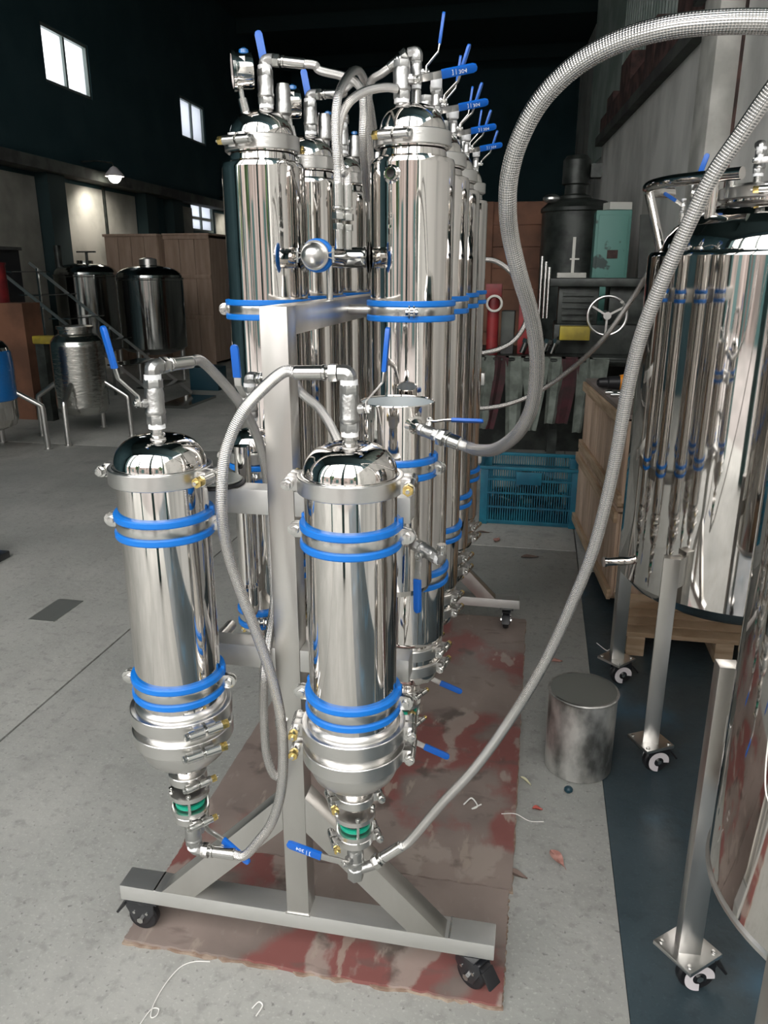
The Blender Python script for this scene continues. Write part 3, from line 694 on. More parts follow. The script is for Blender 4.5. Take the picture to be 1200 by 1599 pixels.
# ================================================================== OPEN CYLINDER, behind right arm
XE, YE = -.278, 1.54
oc = thing('open_cylinder', (XE, YE, .8), 'open-topped polished steel cylinder behind the front right vessel', 'vessel')
b = MB(); b.lathe([(.0765, .86), (.0765, 1.249), (.0755, 1.251), (.0745, 1.249)], (XE, YE, 0), 96, cap=False); b.build('shell', 'mirror', oc)
b = MB(); b.lathe([(.0743, 1.248), (.0743, .90), (.06, .875), (.0001, .87)], (XE, YE, 0), 64, cap=False); b.build('inner_wall', 'inner', oc)
b = MB(); b.lathe([(.0765, .862), (.070, .846), (.045, .834), (.0001, .83)], (XE, YE, 0), 64, cap=False); b.build('bottom_dish', 'mirror', oc)
hanger(oc, XE, YE, 1.120, .0765, R(165))
pd = Vector((.62, -.78, -.10)).normalized(); p0 = Vector((XE, YE, 1.218)) + pd * .073
b = MB(); b.lathe([(.024, 0), (.016, .004), (.0125, .012), (.0115, .022)], p0, 24, pd); b.build('welded_port', 'mirror', oc)
vd = Vector((.9, -.35, -.22)).normalized(); p1 = p0 + pd * .018
valve(oc, p1 + vd * .020, vd, (.1, .45, 1), (.95, .1, -.05), r=.0135, L=.044, tape=(0, 1), kind='flat', s=.9)
E0 = p1 + vd * .044
pl_ = Vector((.5, -.85, 0)).normalized(); q0 = Vector((XE, YE, .975)) + pl_ * .074
b = MB(); b.lathe([(.019, 0), (.013, .005), (.010, .02), (.013, .022), (.013, .03)], q0, 20, pl_); b.build('welded_port', 'mirror', oc)
ld = Vector((.85, -.45, -.28)).normalized()
valve(oc, q0 + pl_ * .028 + ld * .032, ld, (-.5, -.8, -.15), (.05, -.1, -1), r=.0135, L=.055, tape=(0, 1), kind='flat')
q1 = q0 + pl_ * .028 + ld * .070
elbow(oc, q1, ld, (0, 0, 1), r=.011)
b = MB(); b.cyl(q1 + Vector((0, 0, .012)), q1 + Vector((0, 0, .034)), .0095, 14); hexnut(b, q1 + Vector((0, 0, .026)), (0, 0, 1), .0115, .008); b.build('end_cap', 'bright', oc)

# ================================================================== SMALL TWIN VESSEL, behind left arm
XT, YT = -.595, 1.54
sv = thing('small_vessel', (XT, YT, .70), 'slim domed steel vessel with blue valve behind the left cross arm', 'vessel')
b = MB(); b.lathe([(.045, .72), (.045, 1.112)], (XT, YT, 0), 64, cap=False); b.build('shell', 'mirror', sv)
pr = [(.050, 1.112), (.050, 1.138)] + [(.0475 * math.cos(a) ** .7 if a < 1.5 else .0001, 1.140 + .042 * math.sin(a)) for a in [PI / 2 * i / 10 for i in range(10)]] + [(.0001, 1.182)]
b = MB(); b.lathe(pr, (XT, YT, 0), 64, cap=False); b.build('dome_cap', 'mirror', sv)
tri_clamp(sv, XT, YT, 1.125, .056, .024, R(0), True, .8, -1, 'lid_clamp')
hanger(sv, XT, YT, 1.088, .045, R(-75), .022, liner_end=False)
hanger(sv, XT, YT, .752, .045, R(-70), .022, liner_end=False)
b = MB(); b.lathe([(.0105, 1.18), (.0105, 1.20)], (XT, YT, 0), 20); b.build('neck', 'bright', sv)
valve(sv, (XT, YT, 1.238), (0, 0, 1), (-.1, -1, 0), (0, 0, 1), r=.0145, L=.066)
elbow(sv, (XT, YT, 1.290), (0, 0, 1), (1, -.2, 0))
b = MB(); b.lathe([(.045, .722), (.03, .70), (.016, .69), (.014, .60)], (XT, YT, 0), 40, cap=False); b.build('outlet_cone', 'mirror', sv)
tri_clamp(sv, XT, YT, .668, .026, .014, R(160), True, .7, 1, 'small_clamp')
# slim filter tube in front of it
st = thing('filter_tube', (-.572, 1.42, .78), 'narrow polished tube with rounded end hanging behind the left arm', 'tube')
b = MB(); b.lathe([(.0001, .80), (.012, .803), (.0175, .815), (.019, .83), (.019, .87), (.0165, .876), (.0165, 1.17)], (-.572, 1.42, 0), 36); b.build('barrel', 'mirror', st)
b = MB(); b.lathe([(.006, .78), (.006, .802)], (-.572, 1.42, 0), 12); hexnut(b, (-.572, 1.42, .785), (0, 0, 1), .010, .01); b.build('drain_plug', 'bright', st)
# round lid on the arm
ld_ = thing('round_lid', (-.592, 1.318, 1.118), 'dark gasketed round lid lying on the left cross arm', 'lid')
b = MB(); b.lathe([(.0001, 1.1185), (.058, 1.1185), (.060, 1.121), (.058, 1.1245), (.0001, 1.1245)], (-.592, 1.318, 0), 48); b.build('gasket', 'black', ld_)
b = MB(); b.lathe([(.0001, 1.125), (.053, 1.125), (.054, 1.127), (.052, 1.129), (.0001, 1.1295)], (-.592, 1.318, 0), 48); b.build('disc', 'lid', ld_)

# ================================================================== TALL COLUMNS
def column(x, y, label, group, left):
    par = thing('tall_column', (x, y, .40), label, 'column', group)
    b = MB(); b.lathe([(.070, .628), (.086, .632), (.090, .642), (.090, 1.716), (.087, 1.724), (.072, 1.730), (.070, 1.745)], (x, y, 0), 96, cap=False); b.build('jacket', 'mirror', par)
    pr = [(.076, 1.745), (.076, 1.772)] + [(.070 * math.cos(a) ** .7 if a < 1.5 else .0001, 1.772 + .060 * math.sin(a)) for a in [PI / 2 * i / 14 for i in range(14)]] + [(.0001, 1.832)]
    b = MB(); b.lathe(pr, (x, y, 0), 72, cap=False); b.build('dome_cap', 'mirror', par)
    tri_clamp(par, x, y, 1.763, .081, .030, R(-105), True, 1., -1, 'lid_clamp')
    hanger(par, x, y, 1.421, .090, R(-80 if not left else 200), .022, liner_end=False)
    hanger(par, x, y, .803, .090, R(100), .022, liner_end=False)
    b = MB(); b.lathe([(.080, .628), (.082, .62), (.082, .545), (.076, .525), (.055, .508), (.030, .498), (.024, .494)], (x, y, 0), 80, cap=False); b.build('reducer_bowl', 'mirror', par)
    tri_clamp(par, x, y, .606, .087, .028, R(-15), True, .9, 1, 'lower_clamp'); tri_clamp(par, x, y, .562, .087, .028, R(-12), True, .9, 1, 'lower_clamp')
    zb = bottom_stack(par, x, y, .497, R(-25), .92)
    valve(par, (x, y, zb - .024), (0, 0, 1), (.3, -1, 0), (1, .0, -.35), r=.0145, L=.046, tape=(1, 0), kind='flat')
    if not left:
        b = MB(); fd = Vector((-.16, -1, 0)).normalized(); c = Vector((x - .012, y, 1.690)) + fd * .086
        b.lathe([(.020, 0), (.0135, .004), (.0125, .016), (.0115, .017), (.0085, .017), (.0085, .002)], c, 24, fd); po = b.build('side_port', 'mirror', par)
        b = MB(); b.lathe([(.0084, .004), (.0001, .004)], c, 20, fd, cap=False); b.build('port_hole', 'black', po)
        # three valves on the dome
        p = (x - .020, y - .022)
        b = MB(); b.lathe([(.012, 1.815), (.011, 1.842)], (*p, 0), 18); b.build('neck', 'bright', par)
        valve(par, (*p, 1.872), (0, 0, 1), (1, -.1, 0), (.9, .1, .15), r=.0175, L=.070, kind='flat', letters=True, tape=(1, 0))
        p = (x + .004, y + .016)
        b = MB(); b.lathe([(.010, 1.82), (.010, 1.86)], (*p, 0), 18); b.build('neck', 'bright', par)
        valve(par, (*p, 1.893), (0, 0, 1), (1, .1, 0), (.05, 0, 1), r=.013, L=.056, kind='bent', s=.86)
        elbow(par, (*p, 1.930), (0, 0, 1), (-1, .1, -.15), r=.0125)
        p = (x + .046, y + .012)
        b = MB(); b.lathe([(.010, 1.80), (.010, 1.815)], (*p, 0), 18); b.build('neck', 'bright', par)
        valve(par, (*p, 1.838), (0, 0, 1), (1, -.15, 0), (.25, -.1, 1), r=.012, L=.045, kind='bent', s=.8, tape=(1, 0))
        b = MB(); b.lathe([(.010, 1.86), (.012, 1.862), (.012, 1.878), (.004, 1.884)], (*p, 0), 16); b.build('plug', 'tape', par)
    else:
        # gauge, elbow valve, relief plug
        p = Vector((x - .022, y - .03, 1.815)); 
        b = MB(); b.cyl(p, p + Vector((-.006, -.004, .034)), .0095, 14); b.cyl(p + Vector((-.006, -.004, .034)), p + Vector((-.008, -.006, .055)), .006, 12); g0 = b.build('gauge_stem', 'bright', par)
        gd = Vector((-.90, -.42, -.05)).normalized(); gc = p + Vector((-.004, -.004, .085))
        b = MB(); b.lathe([(.0001, -.022), (.033, -.022), (.034, -.016), (.034, .012), (.038, .013), (.038, .019), (.033, .020)], gc, 40, gd, cap=False); g = b.build('pressure_gauge', 'mirror', par)
        b = MB(); b.lathe([(.0001, .015), (.033, .015)], gc, 32, gd, cap=False); b.build('gauge_dial', 'whiteplastic', g)
        b = MB(); b.lathe([(.011, 0), (.010, .009), (.003, .013)], gc + Vector((.006, .0, .030)), 12); b.build('blue_vent_plug', 'film', g)
        sd_ = Vector((.5, -.86, 0)); 
        b = MB(); b.box(gc + Vector((.012, -.027, .006)), (.012, .001, .030), basis((0, 1, 0), (1, 0, 0)) if False else None); b.build('sticker', 'sticker', g)
        p = (x + .018, y - .015)
        b = MB(); b.lathe([(.011, 1.815), (.010, 1.838)], (*p, 0), 18); b.build('neck', 'bright', par)
        valve(par, (*p, 1.872), (0, 0, 1), (-.15, 1, 0), (-.2, .0, 1), r=.0165, L=.066, kind='bent')
        elbow(par, (*p, 1.922), (0, 0, 1), (1, .1, 0), r=.013)
        p = (x + .048, y + .01)
        b = MB(); b.lathe([(.011, 1.80), (.012, 1.82), (.017, 1.825), (.017, 1.842), (.0155, 1.848), (.0155, 1.872), (.013, 1.882), (.0001, 1.884)], (*p, 0), 24); b.build('relief_plug', 'cast', par)
    return par
XC, XD, Y0, DY = -.615, -.285, 1.74, .33
cd = column(XD, Y0, 'nearest tall polished column of the right row, with a round side port', 'right row of tall columns', False)
cc = column(XC, Y0, 'nearest tall polished column of the left row, with a pressure gauge', 'left row of tall columns', True)
labR = ['second tall column of the right row, just behind the one with the side port', 'third tall column of the right row, counted from the front', 'rearmost tall column of the right row, closest to the blue crate']
labL = ['second tall column of the left row, gauge half hidden behind the front one', 'third tall column of the left row, seen between the hoses', 'rearmost tall column of the left row']
for i in range(3):
    for pr_, lab in ((cd, labR[i]), (cc, labL[i])):
        c = copy_tree(pr_); c.location = (pr_.location.x, Y0 + DY * (i + 1), pr_.location.z); c['label'] = lab
        if i and pr_ is cd:
            lv = [k for k in bpy.data.objects if k.parent == c and k.name.startswith('ball_valve') and min(v.co.z for v in k.data.vertices) < .4]
            for k in lv: k.rotation_euler = (0, 0, R(150))

# manifold between the first columns, ball cap forward
mf = thing('manifold_pipe', (XP, Y0, 1.53), 'short crossing pipe with ball cap joining the two nearest tall columns', 'pipe')
b = MB()
b.lathe([(.036, 0), (.026, .006), (.022, .014), (.022, .230 - .014 - .08), (.026, .144), (.036, .150)], (XC + .087, Y0, 1.532), 28, (1, 0, 0)); b.build('cross_pipe', 'darksteel', mf)
b = MB(); b.cyl((XP + .005, Y0, 1.532), (XP + .005, 1.60, 1.532), .0225, 28); b.build('branch_pipe', 'mirror', mf)
bc = Vector((XP - .0, 1.545, 1.533))
b = MB(); b.ball(bc, .0245, 32); b.cyl(bc, bc + Vector((0, .03, 0)), .0243, 32); b.build('ball_cap', 'satin', mf)
b = MB(); b.lathe([(.0245, -.008), (.031, -.008), (.033, -.004), (.033, .006), (.031, .010), (.0245, .010)], bc + Vector((0, .030, 0)), 40, (0, 1, 0)); b.build('rubber_liner', 'blue', mf)
b = MB(); b.lathe([(.0255, -.004), (.0285, -.004), (.0285, .004), (.0255, .004)], bc + Vector((0, .012, 0)), 40, (0, 1, 0))
for s in (-1, 1):
    for q in (-1, 1):
        b.bar(bc + Vector((s * .026, .012, q * .003)), bc + Vector((s * .042, .012, q * .008)), .010, .002); 
    b.cyl(bc + Vector((s * .037, .012, -.014)), bc + Vector((s * .037, .012, .014)), .003, 10)
b.build('pipe_clip', 'bright', mf)
for k, (x, y, z1) in enumerate(((-.408, 1.585, 1.60), (-.393, 1.60, 1.598))):
    b = MB(); b.cyl((x, y, 1.545), (x, y, z1 - .018), .0085, 14); hexnut(b, (x, y, z1 - .012), (0, 0, 1), .0115, .012); b.build('riser', 'bright', mf, bevel=.0005)
b = MB(); b.cyl((XP + .012, 1.62, 1.446), (XP + .012, 1.62, 1.52), .007, 14); b.build('drop_pipe', 'bright', mf)

# ================================================================== HOSES
def hose(label, pts, r, start=None, end=None, fs=1.):
    """braided hose, start/end = (point, direction) of a crimped end fitting"""
    t = thing('braided_hose', pts[0] if start is None else start[0], label, 'hose', 'braided steel hoses')
    P = [Vector(p) for p in pts]
    if start: e = hose_end(t, start[0], start[1], .046 * fs, r * 1.22); P = [e - Vector(start[1]).normalized() * .006, e + Vector(start[1]).normalized() * .02] + P
    if end: e = hose_end(t, end[0], end[1], .046 * fs, r * 1.22); P = P + [e + Vector(end[1]).normalized() * .02, e - Vector(end[1]).normalized() * .006]
    hose_mesh('braid', P, r, 'braid', t); return t
H1 = [(-.100, 1.392, 1.188), (-0.065, 1.34, 1.203), (-0.029, 1.29, 1.241), (-0.008, 1.25, 1.29), (-0.002, 1.21, 1.346), (-0.005, 1.17, 1.398), (-0.016, 1.13, 1.449), (-0.032, 1.09, 1.497), (-0.045, 1.06, 1.544), (-0.049, 1.03, 1.58), (-0.047, 1.01, 1.614), (-0.036, 0.99, 1.649), (-0.015, 0.97, 1.683), (0.018, 0.95, 1.71), (0.058, 0.93, 1.726), (0.104, 0.91, 1.732), (0.15, 0.9, 1.732), (0.197, 0.9, 1.73), (0.249, 0.9, 1.724), (.42, .92, 1.66), (.52, 1.05, 1.50), (.56, 1.2, 1.42)]
H2 = [(-0.127, 1.18, 0.574), (-0.066, 1.17, 0.67), (-0.01, 1.16, 0.781), (0.037, 1.14, 0.899), (0.069, 1.12, 1.007), (0.093, 1.1, 1.105), (0.105, 1.08, 1.195), (0.111, 1.06, 1.273), (0.115, 1.04, 1.354), (0.122, 1.02, 1.421), (0.136, 1.0, 1.482), (0.154, 0.98, 1.542), (0.172, 0.96, 1.597), (0.195, 0.94, 1.641), (0.215, 0.92, 1.678), (0.237, 0.9, 1.708), (.33, .88, 1.78), (.48, .92, 1.74), (.60, 1.06, 1.56), (.62, 1.15, 1.45)]
H3 = [(-.562, 1.30, 1.322), (-.542, 1.335, 1.276), (-.527, 1.37, 1.22), (-.518, 1.39, 1.16), (-.513, 1.40, 1.07), (-.512, 1.40, .98), (-.508, 1.39, .92), (-.499, 1.365, .865), (-.490, 1.30, .812), (-.489, 1.266, .760), (-.493, 1.262, .70), (-.497, 1.27, .62), (-.497, 1.275, .56), (-.487, 1.28, .515), (-.474, 1.285, .510), (-.470, 1.29, .545)]
H4 = [(-0.435, 1.14, 1.312), (-0.459, 1.13, 1.279), (-0.479, 1.125, 1.233), (-0.488, 1.12, 1.182), (-0.492, 1.12, 1.116), (-0.489, 1.13, 1.046), (-0.474, 1.14, 0.973), (-0.455, 1.15, 0.898), (-0.436, 1.16, 0.813), (-0.424, 1.165, 0.727), (-0.422, 1.165, 0.646), (-0.431, 1.165, 0.56), (-0.452, 1.165, 0.492), (-.480, 1.165, .446)]
H5 = [(-0.455, 1.45, 1.276), (-0.408, 1.42, 1.248), (-0.376, 1.4, 1.209), (-0.354, 1.39, 1.162), (-0.346, 1.39, 1.106), (-.346, 1.40, 1.02), (-.35, 1.42, .94)]
hose('thick braided hose arching from the open cylinder to the upper right', H1, .0112, start=(E0, vd), fs=.55)
sB = Vector((XB, YV, zB - .056)); dB = Vector((.034, .012, .012)).normalized()
hose('thin braided hose rising from the front right outlet to the upper right', H2, .0088, start=(sB + dB * .036, Vector((.76, .10, .62))))
hose('braided hose from the front left vessel top looping behind the post', H3, .009, start=((XA + .006, YV + .016, 1.354), (.38, .92, .0)), end=((-.468, 1.292, .64), (0, 0, -1)))
hose('braided hose sagging from front right vessel top to front left outlet', H4, .0095, start=((XB - .017, YV, 1.352), (-1, -.05, -.02)), end=((XA + .016, YV, zA - .062), (1, .0, .02)))
hose('braided hose from the slim vessel top, seen between post and front right vessel', H5, .009, start=((XT + .018, YT - .004, 1.290), (1, -.2, 0)))
h1 = [(-0.482, 1.74, 1.902), (-0.425, 1.73, 1.885), (-0.393, 1.72, 1.864), (-0.381, 1.7, 1.825), (-0.383, 1.7, 1.76), (-0.392, 1.76, 1.706), (-0.409, 1.86, 1.663)]
h2 = [(-0.408, 1.58, 1.72), (-0.41, 1.58, 1.764), (-0.407, 1.59, 1.817), (-0.403, 1.64, 1.86), (-0.401, 1.72, 1.894), (-0.403, 1.8, 1.897), (-0.408, 1.86, 1.862), (-0.416, 1.9, 1.776), (-0.421, 1.92, 1.696)]
h3 = [(-0.401, 1.59, 1.69), (-0.410, 1.6, 1.734), (-0.408, 1.61, 1.781), (-0.392, 1.62, 1.816), (-0.367, 1.65, 1.84), (-0.334, 1.68, 1.852), (-0.312, 1.70, 1.853)]
h4 = [(-0.382, 1.78, 1.885), (-0.393, 1.8, 1.844), (-0.397, 1.83, 1.779), (-0.401, 1.86, 1.704), (-.403, 1.88, 1.62)]
h5 = [(-0.526, 2.04, 1.914), (-0.501, 2.04, 1.929), (-0.485, 2.08, 1.951), (-0.48, 2.2, 1.943), (-0.485, 2.3, 1.883)]
hose('braided hose from the gauge column top drooping between the rows', h1, .0085, start=((XC + .034, Y0 - .014, 1.922), (1, .1, -.12)))
hose('tall inverted-U braided hose from the left riser of the ball-capped pipe', h2, .0085, start=((-.408, 1.585, 1.60), (0, 0, 1)))
hose('braided hose from the right riser curving to the side-port column top', h3, .0085, start=((-.393, 1.60, 1.598), (0, 0, 1)))
hose('braided hose from the side-port column elbow dropping behind the risers', h4, .0085, start=((XD - .014, Y0 + .017, 1.929), (-.8, .15, -.45)), fs=.5)
hose('braided hose from the second left column, behind the gauge column', h5, .0085, start=((XC + .034, Y0 + DY - .014, 1.922), (1, .0, .0)), fs=.6)
bg1 = [(-0.247, 3.0, 1.547), (-0.176, 3.0, 1.54), (-0.108, 3.0, 1.49), (-0.064, 3.0, 1.411), (-0.055, 3.0, 1.33), (-0.092, 3.0, 1.26), (-0.15, 3.0, 1.223), (-0.222, 3.0, 1.205)]
bg2 = [(-0.247, 2.95, 0.996), (-0.114, 2.95, 1.02), (0.002, 2.95, 1.072), (0.112, 2.9, 1.161), (0.209, 2.8, 1.276), (0.287, 2.75, 1.41), (0.327, 2.7, 1.496), (.38, 2.62, 1.60), (.46, 2.5, 1.66)]
hose('thin hose looping out behind the rearmost right columns', bg1, .0095)
hose('thin hose sloping from the rear columns up to the right tank', bg2, .009)

# ================================================================== RIGHT TANKS
par_floor = 0.0
def legged(par, x, y, zb, zt, ang, w=.046):
    """square leg with a square foot plate turned to ang, caster below"""
    q = Matrix.Rotation(ang, 3, 'Z')
    b = MB(); b.box((x, y, (zb + zt) / 2), (w, w * .8, zt - zb), q); l = b.build('leg', 'brushed', par, bevel=.001)
    q = Matrix.Rotation(ang + R(38), 3, 'Z')
    b = MB(); b.box((x, y, zb - .004), (.100, .100, .010), q)
    for i in (-1, 1):
        for j in (-1, 1):
            p = q @ Vector((i * .038, j * .038, 0)); b.lathe([(.006, zb + .001), (.006, zb + .005)], (x + p.x, y + p.y, 0), 8)
    b.build('foot_plate', 'satin', l, bevel=.001)
def lettered(p): pass
tj = thing('steel_tank', (.652, 2.52, 0), 'large polished tank on legs at the right, with a tube handrail on top', 'tank')
JX, JY, JR = .652, 2.52, .35
b = MB(); b.lathe([(.0001, .47), (.10, .472), (.20, .482), (.28, .502), (.32, .525), (JR, .56), (JR, 1.545), (JR - .006, 1.556), (JR - .03, 1.560)], (JX, JY, 0), 128, cap=False); b.build('shell', 'mirror', tj)
b = MB(); b.lathe([(JR - .03, 1.556), (.312, 1.560), (.309, 1.578), (.300, 1.602), (.283, 1.626), (.258, 1.648), (.225, 1.667), (.19, 1.680), (.158, 1.687), (.150, 1.690), (.150, 1.70), (.0001, 1.70)], (JX, JY, 0), 96, cap=False); b.build('domed_top', 'mirror', tj)
b = MB(); b.lathe([(.155, 1.70), (.165, 1.70), (.165, 1.728), (.155, 1.735), (.0001, 1.740)], (JX, JY, 0), 64); b.build('manway_lid', 'satin', tj)
tri_clamp(tj, JX, JY, 1.712, .172, .030, R(-112), True, 1.1, -1, 'lid_clamp')
b = MB(); b.cyl((JX, JY, .43), (JX, JY, .475), .022, 20); b.build('drain_stub', 'satin', tj)
b = MB(); p = Vector((JX - JR + .005, JY - .06, .60)); b.cyl(p, p + Vector((-.055, -.02, 0)), .014, 16); b.lathe([(.017, 0), (.017, .008)], p + Vector((-.055, -.02, 0)), 16, (-1, -.36, 0)); b.build('side_nozzle', 'mirror', tj)
for a, tilt in ((218, 1), (142, 0), (38, 0), (-38, 0)):
    lx = JX + .375 * math.cos(R(a)); ly = JY + .375 * math.sin(R(a))
    if tilt: lx, ly = .412, 2.205
    if a == 142: lx, ly = .355, 2.745
    legged(tj, lx, ly, .105, .715, R(-8 if a == 218 else 10)); b = MB(); b.bar((lx, ly, .66), (JX + (lx - JX) * .86, JY + (ly - JY) * .86, .66), .03, .09); b.build('leg_bracket', 'brushed', tj); caster(tj, lx + .01, ly - .005, .100, R(20), .042, True)
# handrail: arc of tube with two posts
rp = [(.496, 2.333), (.44, 2.385), (.387, 2.44), (.338, 2.50), (.308, 2.58), (.300, 2.66), (.312, 2.75), (.345, 2.82), (.40, 2.86)]
b = MB(); b.tube(crom([(x, y, 1.75) for x, y in rp], 7), .0165, 18); b.build('handrail', 'mirror', tj)
for (hx, hy, tx, ty) in ((.438, 2.387, .438, 2.387), (.365, 2.70, .310, 2.73)):
    b = MB(); b.cyl((hx, hy, 1.555), (tx, ty, 1.745), .0145, 16); b.build('rail_post', 'mirror', tj)
b = MB(); b.cyl((.553, 2.41, 1.70), (.553, 2.41, 1.752), .011, 16); b.cyl((.50, 2.47, 1.70), (.50, 2.47, 1.77), .016, 16); b.build('top_stub', 'bright', tj)
valve(tj, (.553, 2.41, 1.785), (0, 0, 1), (-.6, -.8, 0), (1, -.3, .05), r=.015, L=.058, kind='flat', letters=True)
elbow(tj, (.553, 2.41, 1.828), (0, 0, 1), (-.3, 1, 0), r=.0125)
valve(tj, (.425, 2.60, 1.720), (0, 0, 1), (-.3, -1, 0), (.3, .0, 1), r=.014, L=.06, kind='bent', s=.9)
b = MB(); b.cyl((.425, 2.60, 1.63), (.425, 2.60, 1.70), .010, 14); b.cyl((.398, 2.60, 1.61), (.398, 2.60, 1.67), .009, 14); b.build('valve_stub', 'bright', tj)
valve(tj, (.398, 2.60, 1.688), (0, 0, 1), (-.1, -1, .1), (-.85, -.1, .5), r=.014, L=.06, kind='flat', s=.62)

KX, KY, KR = .63, 1.17, .287
tk = thing('steel_tank', (KX, KY, 0), 'second large tank cut by the right edge, nearest the viewer', 'tank')
b = MB(); b.lathe([(.0001, .44), (.17, .452), (.24, .472), (.275, .49), (KR, .51), (KR, 1.42), (KR - .02, 1.44), (.20, 1.49), (.0001, 1.51)], (KX, KY, 0), 128, cap=False); b.build('shell', 'mirror', tk)
for i, (lx, ly, ra) in enumerate(((.390, 1.412, 3), (.390, .925, 3), (.875, .93, 3), (.872, 1.41, 3))):
    legged(tk, lx, ly, .105, .79, R(ra)); b = MB(); b.bar((lx, ly, .66), (KX + (lx - KX) * .80, KY + (ly - KY) * .80, .66), .02, .06); b.build('leg_bracket', 'brushed', tk); caster(tk, lx + .012, ly + .0, .100, R(15), .042, True)
b = MB(); b.lathe([(KR, .5), (KR + .004, .505), (KR + .004, .512), (KR, .517)], (KX, KY, 0), 96, cap=False); b.build('weld_seam', 'satin', tk)
wp = [(KX + (KR + .004) * math.cos(R(a)), KY + (KR + .004) * math.sin(R(a)), z) for a, z in ((199, 1.05), (201, .95), (202, .86), (203, .80), (205, .765), (209, .755), (215, .772), (221, .785))]
b = MB(); b.tube(crom(wp, 6), .0012, 6); tag(b.build('loose_string', 'thread'), 'pale string hanging against the nearest right tank', 'string')

# ================================================================== METAL PAIL upside down
px, py = .195, 2.185
pl = thing('metal_bucket', (px, py, 0), 'dull scratched steel bucket standing upside down on the floor', 'bucket')
b = MB(); b.lathe([(.098, .0), (.103, .004), (.104, .262), (.107, .264), (.108, .268), (.106, .272), (.100, .272)], (px, py, 0), 64, cap=False); b.build('side', 'pail', pl)
b = MB(); b.lathe([(.0001, .2695), (.098, .2695), (.102, .2705)], (px, py, 0), 64, cap=False); b.build('flat_end', 'lid', pl)

# ================================================================== floor debris
def leafobj(x, y, ln, w, ang, m, label, name='dead_leaf', cat='leaf', z=.003, stem=True):
    n = 9; q = Matrix.Rotation(ang, 3, 'Z'); b = MB(); vs = []; fs = []
    for i in range(n + 1):
        t = i / n; hw = w * math.sin(PI * t ** .8) * .5 + .0004
        for s in (-1, 0, 1): vs.append(Vector((x, y, z + .002 + .004 * abs(s) + .003 * math.sin(t * 5))) + q @ Vector((ln * (t - .5), s * hw, 0)))
    k = len(vs); vs2 = vs + [v - Vector((0, 0, .0006)) for v in vs]
    for i in range(n):
        for s in (0, 1): a = i * 3 + s; fs.append((a, a + 3, a + 4, a + 1)); fs.append((k + a, k + a + 1, k + a + 4, k + a + 3))
    b.add(vs2, fs)
    if stem: b.tube([Vector((x, y, z + .003)) + q @ Vector((ln * .48, 0, 0)), Vector((x, y, z + .003)) + q @ Vector((ln * .75, -.004, 0))], .0008, 6)
    tag(b.build(name, m, org=(x, y, z)), label, cat)
leafobj(.125, 1.745, .060, .030, R(-55), 'leaf', 'pink dead leaf lying on the floor right of the plywood')
leafobj(.072, 1.935, .030, .018, R(10), 'leafred', 'small red leaf scrap below the bucket', stem=False)
leafobj(.035, 2.06, .045, .010, R(-40), 'leafpale', 'pale straw bit at the right edge of the plywood', stem=False)
leafobj(.14, 2.86, .05, .03, R(20), 'leaf', 'dull leaf on the floor near the rear caster', stem=False)
leafobj(.020, 1.665, .06, .022, R(-15), 'leafbrown', 'brown curled leaf at the plywood edge under the rear of the front rail', stem=False)
leafobj(.015, 4.05, .10, .05, R(20), 'leafbrown', 'dark leaf on the floor before the blue crate, right one')
leafobj(-.18, 4.30, .08, .04, R(80), 'leaf', 'pale leaf on the floor before the blue crate, middle one')
leafobj(-.27, 4.42, .08, .03, R(10), 'leafbrown', 'dark leaf on the floor before the blue crate, left one')
leafobj(.30, 2.52, .05, .03, R(30), 'leafpale', 'yellowish leaf beside the bucket under the right tank')
b = MB(); b.ball((.163, 2.035, .012), .014, 10, (1, .9, .8)); tag(b.build('bottle_cap', 'bluebin', org=(.163, 2.035, 0)), 'small blue plastic cap at the foot of the bucket', 'cap')
def string(pts, label, r=.0012, name='thread_scrap'):
    b = MB(); b.tube(crom(pts, 6), r, 6); tag(b.build(name, 'thread', org=pts[0]), label, 'thread')
from_px = [(-.655, 1.262), (-.69, 1.255), (-.715, 1.235), (-.728, 1.19), (-.73, 1.14), (-.722, 1.11), (-.712, 1.115), (-.714, 1.13), (-.73, 1.125), (-.738, 1.08), (-.75, 1.03)]
string([(x, y, .003) for x, y in from_px], 'white thread with a loop on the floor at the lower left')
string([(-.52, 1.17, .003), (-.51, 1.185, .006), (-.50, 1.18, .003), (-.505, 1.155, .003)], 'tiny white thread knot on the floor below the front rail', .0015)
string([(-.14, 1.90, .016), (-.12, 1.93, .018), (-.10, 1.90, .016), (-.115, 1.885, .016), (-.09, 1.91, .016)], 'white plastic scrap on the plywood below the small valve', .0022)
string([(-.03, 1.88, .016), (.01, 1.89, .014), (.05, 1.88, .004), (.09, 1.885, .004)], 'pale wire bit crossing the right edge of the plywood', .0012)
string([(-.08, 1.18, .003), (-.07, 1.175, .004), (-.05, 1.18, .003)], 'white fleck on the floor near the right front caster', .0012)
string([(.31, 3.06, .003), (.345, 3.0, .003), (.36, 3.01, .003), (.385, 2.97, .004)], 'white string scrap on the floor beside the wooden crates', .002)
b = MB(); b.span((-2.20, 2.80, .001), (-2.07, 3.035, .003)); tag(b.build('pit_cover', 'lid', org=(-2.13, 2.9, 0)), 'small dark metal cover plate let into the floor at the left', 'cover')
